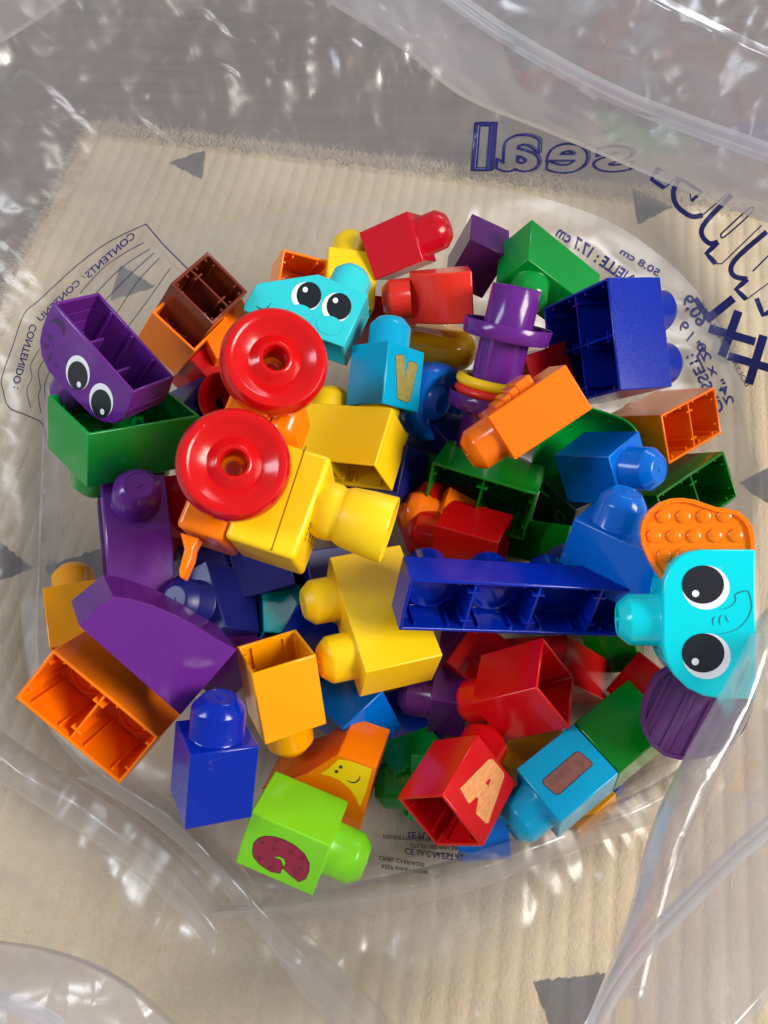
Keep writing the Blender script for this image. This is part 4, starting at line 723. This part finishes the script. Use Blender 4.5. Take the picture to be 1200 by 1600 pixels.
FILM = film_mat('clear_film'); FILM2 = film_mat('clear_film_double', .36, .70, .24, .16, 1.3, col=(.62, .60, .66)); FILM3 = film_mat('clear_film_fold', .24, .62, .28, .16, 1.1); ZIP = film_mat('zip_plastic', .80, .92, .18, .1, 1.0, col=(.92, .93, .98))
bag = thing('plastic_bag', 'large clear plastic zip bag holding all the toy blocks', 'plastic bag')
def crumple(p):
    """height of crumpled film: flat facets meeting in straight sharp creases, at three sizes"""
    q = p + noise.noise_vector(p * 7) * .012
    h = 0.0
    for sc_, am in ((9, .010), (21, .0042), (52, .0014)):
        d = noise.voronoi(q * sc_)[0]; h += am * (min(.55, d[1] - d[0]) * 1.2 + .35 * d[0])
    return h
BC = Vector((0.0, 0.24))
base_px = [(600, 320, 0), (800, 300, 0), (960, 350, 0), (1085, 450, 0), (1165, 620, 0), (1190, 800, 0), (1175, 1000, 0), (1105, 1150, 0), (1000, 1245, .0), (860, 1300, 0), (720, 1345, 0), (560, 1385, 0), (420, 1400, 0),
           (300, 1345, 0), (180, 1250, 0), (60, 1110, 0), (35, 980, 0), (45, 820, 0), (55, 660, 0), (70, 560, 0), (120, 460, 0), (230, 385, 0), (400, 340, 0)]
ang, rad = [], []
for x, y, z in base_px:
    p = onz(x, y, z); q = Vector((p.x, p.y)) - BC; ang.append(math.atan2(q.y, q.x) % (2 * math.pi)); rad.append(q.length)
od = np.argsort(ang); ang = np.array(ang)[od]; rad = np.array(rad)[od]
def per(th, xs, ys):
    return np.interp(th, np.concatenate((xs - 2 * math.pi, xs, xs + 2 * math.pi)), np.concatenate((ys, ys, ys)))
NT = 640; th = np.linspace(0, 2 * math.pi, NT, endpoint=False)
rb = np.mean([per(th + k * .035, ang, rad) for k in (-2, -1, 0, 1, 2)], 0)
D2 = math.pi / 180
ka = np.array([0, 45, 90, 135, 180, 215, 250, 270, 290, 325]) * D2
HH = per(th, ka, np.array([.25, .16, .13, .15, .24, .20, .17, .16, .18, .24])); OO = per(th, ka, np.array([.06, .17, .27, .22, .10, .13, .16, .17, .15, .08]))
FR = per(th, ka, np.array([0, 0, 0, 0, 0, .3, .9, 1, 1, .6]))
NS = 130
v, f = [], []
for j in range(NS + 1):
    s = j / NS
    for i in range(NT):
        a = th[i]
        # wall curve: tight bottom corner, then a slanting wall; the near side first leans in over a low roll
        hgt = HH[i] * (s ** 1.7); out = OO[i] * s
        roll = math.exp(-((s - .10) / .07) ** 2) * FR[i]
        out -= .026 * roll; hgt += .022 * roll
        amp = min(1, s * 2.2)
        n1 = noise.noise((math.cos(a) * 5, math.sin(a) * 5, s * 1.6)); n2 = 1 - abs(noise.noise((math.cos(a) * 9 + 4, math.sin(a) * 9, s * 3.2))) * 2.4; n3 = 1 - abs(noise.noise((math.cos(a) * 22, math.sin(a) * 22 + s * 5, s * 7))) * 2
        out += amp * (.016 * n1 + .007 * max(0, n2) + .0022 * n3); hgt += amp * (.010 * n1 + .004 * n3)
        hgt += amp * 1.7 * crumple(Vector((BC.x + (rb[i] + out) * math.cos(a), BC.y + (rb[i] + out) * math.sin(a), hgt)))
        r = rb[i] + out
        v.append((BC.x + r * math.cos(a), BC.y + r * math.sin(a), max(.0006, hgt + .0008)))
for j in range(NS):
    for i in range(NT):
        k = (i + 1) % NT; f.append((j * NT + i, j * NT + k, (j + 1) * NT + k, (j + 1) * NT + i))
wall = link('film_wall', raw('film_wall', v, f), FILM, bag, smooth=180)
v, f = [], []; NR = 40
for j in range(NR + 1):
    q = 1 - j / NR * .985
    for i in range(NT):
        a = th[i]; r = rb[i] * q; x, y = BC.x + r * math.cos(a), BC.y + r * math.sin(a)
        w = min(1, (1 - q) * 9); cr = 1 - abs(noise.noise((x * 17, y * 17, 2))) * 2.2
        z = .0010 + w * (.0030 * max(0, cr) ** 2 + .45 * crumple(Vector((x, y, 0)))); v.append((x, y, max(z, .0007)))
for j in range(NR):
    for i in range(NT):
        k = (i + 1) % NT; f.append((j * NT + i, j * NT + k, (j + 1) * NT + k, (j + 1) * NT + i))
bottom = link('film_bottom', raw('film_bottom', v, f), FILM, bag, smooth=180)
def catmull(P, n):
    out = []
    for i in range(len(P) - 1):
        p0, p1, p2, p3 = P[max(i - 1, 0)], P[i], P[i + 1], P[min(i + 2, len(P) - 1)]
        for k in range(n):
            t = k / n; out.append(.5 * ((2 * p1) + (p2 - p0) * t + (2 * p0 - 5 * p1 + 4 * p2 - p3) * t * t + (3 * p1 - p0 - 3 * p2 + p3) * t ** 3))
    out.append(P[-1]); return out
def loft(name, curves, mat, nu=34, nsub=34, amp=.004, seed=0):
    """film sheet through several rim curves (lists of points of equal length)"""
    cs = [catmull(c, nu) for c in curves]; m = len(cs[0]); cols = [catmull([c[i] for c in cs], nsub) for i in range(m)]; n = len(cols[0]); v = []
    for i in range(m):
        for j in range(n):
            p = cols[i][j]; e = min(1, min(j, n - 1 - j) / 4)
            d = amp * (noise.noise(p * 14 + Vector((seed, 0, 0))) + .6 * (1 - 2 * abs(noise.noise(p * 30 + Vector((0, seed, 0))))))
            v.append(p + (CAM - p).normalized() * (d + crumple(p) * .8) * e)
    return link(name, raw(name, v, [(i * n + j, (i + 1) * n + j, (i + 1) * n + j + 1, i * n + j + 1) for i in range(m - 1) for j in range(n - 1)]), mat, bag, smooth=180)
def strip(name, pts, wdt, mat, hgt=.0012):
    """moulded zip: a flat band with two raised tracks"""
    c = catmull(pts, 16); v, f = [], []; prof = [(-1, 0), (-.75, .2), (-.55, 1), (-.3, 1), (-.1, .2), (.1, .2), (.3, 1), (.55, 1), (.75, .2), (1, 0)]; k = len(prof)
    for i, p in enumerate(c):
        tg = (c[min(i + 1, len(c) - 1)] - c[max(i - 1, 0)]).normalized(); up = (CAM - p).normalized(); sd_ = tg.cross(up).normalized()
        for a, b in prof: v.append(p + sd_ * a * wdt / 2 + up * (b * hgt + .0012))
    for i in range(len(c) - 1):
        for j in range(k - 1): f.append((i * k + j, i * k + j + 1, (i + 1) * k + j + 1, (i + 1) * k + j))
    return link(name, raw(name, v, f), mat, bag, smooth=50)
def C(l, Z0, Z1=None):
    Z1 = Z0 if Z1 is None else Z1; n = len(l) - 1; return [at(x, y, Z0 + (Z1 - Z0) * i / n) for i, (x, y) in enumerate(l)]
# far rim folded up toward the camera with its zip
A1 = [(380, -90), (500, -5), (620, 72), (720, 150), (850, 205), (1000, 268), (1120, 318), (1260, 372)]
A2 = [(560, -140), (640, -60), (740, 20), (840, 85), (960, 148), (1070, 192), (1170, 228), (1280, 268)]
A3 = [(760, -190), (840, -130), (920, -75), (1000, -25), (1090, 20), (1170, 60), (1240, 90), (1310, 120)]
loft('rim_flap', [C(A1, .50, .44), C(A2, .43, .37), C(A3, .38, .32)], FILM2, seed=3)
strip('zip_strip', C(A2, .43, .37), .0085, ZIP)
# near corner on the right
B0 = [(1290, 860), (1190, 960), (1120, 1090), (1060, 1200), (1010, 1320), (975, 1450), (930, 1580), (890, 1700)]
B1 = [(1320, 1170), (1230, 1265), (1150, 1335), (1075, 1408), (1010, 1475), (965, 1535), (935, 1590), (905, 1670)]
B2 = [(1400, 1360), (1330, 1420), (1270, 1480), (1220, 1540), (1170, 1600), (1130, 1650), (1100, 1700), (1070, 1760)]
loft('rim_flap', [C(B0, .36, .30), C(B1, .29, .26), C(B2, .25, .23)], FILM2, seed=8)
strip('zip_strip', C(B1, .29, .26), .0060, ZIP)
# near corner on the left
D0 = [(-90, 1462), (0, 1470), (70, 1480), (140, 1502), (200, 1535), (250, 1575), (300, 1625), (350, 1690)]
D1 = [(-110, 1540), (-20, 1556), (40, 1575), (90, 1605), (130, 1640), (165, 1680), (200, 1720), (230, 1780)]
D2_ = [(-160, 1640), (-90, 1660), (-40, 1680), (0, 1710), (30, 1740), (60, 1780), (90, 1820), (120, 1860)]
loft('rim_flap', [C(D0, .27), C(D1, .25), C(D2_, .24)], FILM2, seed=15)
strip('zip_strip', C(D1, .25), .0050, ZIP)
# folded-over film: the roll along the near side, the pleats at the lower left and by the elephant
def fold(name, top, low, z0, z1, mat, seed, amp=.003, mid=.012, nsub=10):
    mids = [((x0 + x1) / 2, (y0 + y1) / 2) for (x0, y0), (x1, y1) in zip(top, low)]
    return loft(name, [[onz(x, y, z0) for x, y in top], [onz(x, y, (z0 + z1) / 2 + mid) for x, y in mids], [onz(x, y, z1) for x, y in low]], mat, nu=30, nsub=14, amp=amp, seed=seed)
fold('film_fold', [(340, 1418), (450, 1398), (570, 1376), (700, 1345), (800, 1310), (890, 1277), (980, 1245), (1060, 1200), (1110, 1140)], [(330, 1436), (460, 1440), (590, 1428), (720, 1398), (820, 1362), (915, 1325), (1010, 1292), (1085, 1250), (1140, 1190)], .032, .020, FILM3, 31)
fold('film_fold', [(120, 1215), (215, 1270), (300, 1340), (370, 1420), (440, 1510), (520, 1620)], [(205, 1205), (285, 1262), (360, 1335), (440, 1420), (530, 1510), (640, 1620)], .030, .024, FILM3, 37, .005)
fold('film_fold', [(-30, 1120), (70, 1190), (180, 1262), (270, 1330), (350, 1420)], [(-40, 1200), (60, 1262), (165, 1330), (250, 1400), (330, 1490)], .030, .030, FILM3, 41, .006)
fold('film_fold', [(1160, 985), (1120, 1090), (1060, 1200), (1015, 1300), (985, 1420), (960, 1560)], [(1215, 1000), (1175, 1110), (1115, 1225), (1070, 1330), (1040, 1440), (1010, 1560)], .125, .150, FILM3, 47, .004)
fold('film_fold', [(72, 600), (66, 700), (62, 800), (58, 900), (55, 1000), (60, 1090)], [(104, 640), (96, 720), (92, 810), (88, 900), (84, 990), (90, 1080)], .035, .012, FILM3, 53, .003, .004)
# far left corner
E0 = [(-120, 140), (-40, 92), (30, 50), (80, 18), (130, -20), (200, -70)]
E1 = [(-160, 40), (-100, 0), (-50, -40), (-10, -80), (30, -120), (80, -170)]
loft('rim_flap', [C(E0, .46), C(E1, .40)], FILM2, seed=21)

# ------------------------------------------------------------------ printing on the film (seen from inside, so mirrored)
def tree_of(objs):
    V, F = [], []
    for o in objs:
        b0 = len(V); V += [vv_.co.copy() for vv_ in o.data.vertices]; F += [tuple(b0 + i for i in p.vertices) for p in o.data.polygons]
    return BVHTree.FromPolygons(V, F)
BV = tree_of([wall, bottom])
def drape(x, y, k=.0006):
    d = ray(x, y).normalized(); h = BV.ray_cast(CAM, d); p = h[0] if h[0] is not None else onz(x, y); return p - d * k
def print_poly(name, px, mat, parent=None):
    v = [drape(x, y) for x, y in px]; me = raw(name, v, [tuple(range(len(v)))])
    bm = bmesh.new(); bm.from_mesh(me); bmesh.ops.triangulate(bm, faces=bm.faces); bm.to_mesh(me); bm.free(); return link(name, me, mat, parent or bag)
def print_line(name, px, wpx, mat, parent=None):
    P = [Vector((x, y)) for x, y in px]; fine = []
    for a, b in zip(P, P[1:]):
        n = max(2, int((b - a).length / 9)); fine += [a + (b - a) * k / n for k in range(n)]
    fine.append(P[-1]); v = []; m = len(fine)
    for i, p in enumerate(fine):
        tg = (fine[min(i + 1, m - 1)] - fine[max(i - 1, 0)]).normalized(); nn = Vector((-tg.y, tg.x)) * wpx / 2
        for q in (p + nn, p - nn): v.append(drape(q.x, q.y))
    return link(name, raw(name, v, [(2 * i, 2 * i + 1, 2 * i + 3, 2 * i + 2) for i in range(m - 1)]), mat, parent or bag)
def smooth2(px, n=6):
    P = [Vector((x, y, 0)) for x, y in px]; return [(p.x, p.y) for p in catmull(P, n)]
def print_text(body, o, ex, ey, mat, bold=0.0):
    """o = baseline start, ex = pixel step per unit of text advance, ey = per unit of height"""
    cu = bpy.data.curves.new('t', 'FONT'); cu.body = body; cu.size = 1.0; cu.offset = bold; cu.resolution_u = 3
    ob = bpy.data.objects.new('t', cu); COL.objects.link(ob); dg = bpy.context.evaluated_depsgraph_get(); me = bpy.data.meshes.new_from_object(ob.evaluated_get(dg))
    bpy.data.objects.remove(ob); ox, oy = o
    for vtx in me.vertices:
        x, y = vtx.co.x, vtx.co.y; vtx.co = drape(ox + ex[0] * x + ey[0] * y, oy + ex[1] * x + ey[1] * y)
    me.materials.clear(); return link('printed_text', me, mat, bag)
K = INK_N; KG = ink('inkgrey', (70, 66, 92))
# write-on panel
ln = smooth2([(228, 350), (170, 378), (120, 415), (60, 470), (38, 490), (20, 540), (3, 590), (5, 610), (14, 636), (40, 648), (66, 662), (72, 690)])
print_line('printed_frame', ln, 1.6, KG); print_line('printed_frame', [(228, 350), (255, 382), (293, 420), (330, 460)], 1.8, K)
for a in ([(225, 379), (195, 395), (160, 420), (125, 458)], [(234, 389), (205, 407), (180, 427), (150, 458), (130, 480)], [(241, 395), (200, 432), (160, 474)], [(249, 403), (215, 440), (185, 485), (150, 540)], [(266, 419), (230, 470), (200, 510)],
          [(62, 545), (48, 570), (50, 590), (42, 610), (48, 637)], [(70, 560), (60, 580), (63, 605), (60, 620), (64, 645)], [(80, 575), (70, 600), (72, 630)]):
    print_line('printed_rule', smooth2(a), 1.3, KG)
print_text('CONTENTS', (213, 369), (-14.2, 12.6), (-10, -11), K, .012)
print_text('/', (134, 433), (-8, 9), (-7.5, -6), K); print_text('CONTENU', (127, 442), (-13, 12.5), (-10, -9.5), K, .01)
print_text('CONTENIDO :', (58, 508), (-4.6, 15.4), (-15.5, -4.5), K, .015)
# size lines near the big blue block

def mirror_line(body, start, ex, ey, bold=.02): return print_text(body, start, ex, ey, K, bold)
mirror_line('NELLE : 17.7 cm', (983, 446), (-17.2, -11.8), (14, -21), .03); mirror_line('50.8 cm', (1028, 432), (-19, -11.5), (8, -13), .03)

mirror_line('60,9', (1092, 512), (-16.5, -26), (22, -14)); mirror_line('7" / 9', (1092, 560), (-15.5, -24), (19, -12)); mirror_line('GUSSET:', (1118, 648), (-12.5, -25), (22, -10)); mirror_line('24" x 20', (1136, 634), (-14.5, -28), (18, -8))
print_text('BOLSAS CON GUSSET', (1166, 606), (-7.5, -13.5), (9, -6), KG)
# XXL in solid navy
for px, w in (([(1086, 466), (1110, 500)], 9), ([(1104, 500), (1146, 466)], 13), ([(1154, 486), (1128, 556)], 14), ([(1108, 513), (1180, 534)], 13), ([(1193, 524), (1170, 600)], 14), ([(1138, 556), (1215, 579)], 13)):
    print_line('printed_letter', px, w, K)
# outlined heading letters
def print_outline(body, o, ex, ey, wdt, mat):
    cu = bpy.data.curves.new('t', 'FONT'); cu.body = body; cu.size = 1.0; cu.resolution_u = 4; cu.fill_mode = 'NONE'; cu.bevel_depth = wdt; cu.bevel_resolution = 0
    ob = bpy.data.objects.new('t', cu); COL.objects.link(ob); dg = bpy.context.evaluated_depsgraph_get(); me = bpy.data.meshes.new_from_object(ob.evaluated_get(dg)); bpy.data.objects.remove(ob)
    for vt in me.vertices: x, y = vt.co.x, vt.co.y; vt.co = drape(o[0] + ex[0] * x + ey[0] * y, o[1] + ex[1] * x + ey[1] * y)
    me.materials.clear(); return link('printed_letter', me, mat, bag)
def letter_box(ch, x0, x1, y0, y1, wdt, lean=0.0):
    """one outlined letter, mirrored, filling a box; its heavy shade lies on the far side"""
    for w_, dx, dy in ((wdt * .4, 0, 0), (wdt * 1.1, -3.0, 1.4)):
        cu = bpy.data.curves.new('t', 'FONT'); cu.body = ch; cu.size = 1.0; cu.resolution_u = 5; cu.fill_mode = 'NONE'; cu.bevel_depth = w_; cu.bevel_resolution = 0; cu.offset = .03
        ob = bpy.data.objects.new('t', cu); COL.objects.link(ob); dg = bpy.context.evaluated_depsgraph_get(); me = bpy.data.meshes.new_from_object(ob.evaluated_get(dg)); bpy.data.objects.remove(ob)
        xs = [q.co.x for q in me.vertices]; ys = [q.co.y for q in me.vertices]; ax_, bx_, ay_, by_ = min(xs), max(xs), min(ys), max(ys)
        for q in me.vertices:
            fx, fy = (q.co.x - ax_) / (bx_ - ax_), (q.co.y - ay_) / (by_ - ay_); q.co = drape(x1 - (x1 - x0) * fx + dx + lean * fy, y1 - (y1 - y0) * fy + dy)
        me.materials.clear(); link('printed_letter', me, K, bag)
letter_box('l', 738, 772, 190, 266, .030, 6); letter_box('a', 776, 846, 208, 268, .013, 4); letter_box('e', 852, 920, 222, 270, .014, 6); letter_box('s', 926, 990, 226, 268, .014, 6)
for px, w in (([(1030, 262), (1018, 280), (1038, 294)], 7), ([(1038, 294), (1060, 274)], 2.0),
              ([(1062, 278), (1052, 300), (1058, 322), (1080, 338), (1098, 336)], 8), ([(1062, 278), (1096, 300), (1080, 314)], 5), ([(1080, 314), (1078, 302)], 2.0), ([(1098, 336), (1136, 303)], 2.0),
              ([(1143, 305), (1104, 345), (1096, 365), (1108, 380), (1122, 378)], 8), ([(1122, 378), (1104, 396), (1118, 412)], 8), ([(1118, 412), (1128, 412), (1190, 352)], 2.0), ([(1126, 366), (1170, 326), (1174, 332), (1132, 370), (1126, 366)], 2.6),
              ([(1198, 362), (1156, 398), (1142, 418), (1148, 432), (1168, 436)], 8), ([(1168, 436), (1150, 452), (1166, 468)], 8), ([(1166, 468), (1204, 440)], 1.8), ([(1176, 424), (1204, 396)], 2.6), ([(1182, 466), (1192, 492), (1206, 486)], 8)):
    print_line('printed_letter', smooth2(px, 4) if len(px) > 3 else px, w, K)
# warning text on the bottom, upside down
for body, o, ex, h in (('LE PLASTIQUE', (637, 1300), (13, .6), 15), ('POUSSETTES OU PARCS', (598, 1304), (8.6, .6), 9), ('LITS ET DES BERCEAUX', (640, 1318), (8.4, .5), 9), ('CE SAC EN PLASTIQUE', (668, 1330), (8.2, .6), 9), ('CE SAC N EST PAS', (632, 1325), (12.5, 1.6), 14), ('CRIBS, CARRIAGES', (592, 1337), (8.6, 1.4), 9.5), ('KEEP AWAY FROM', (596, 1350), (8.6, 1.2), 9.5)):
    print_text(body, o, ex, (0.3, h * .95), INK_B if h < 12 else K, .012)
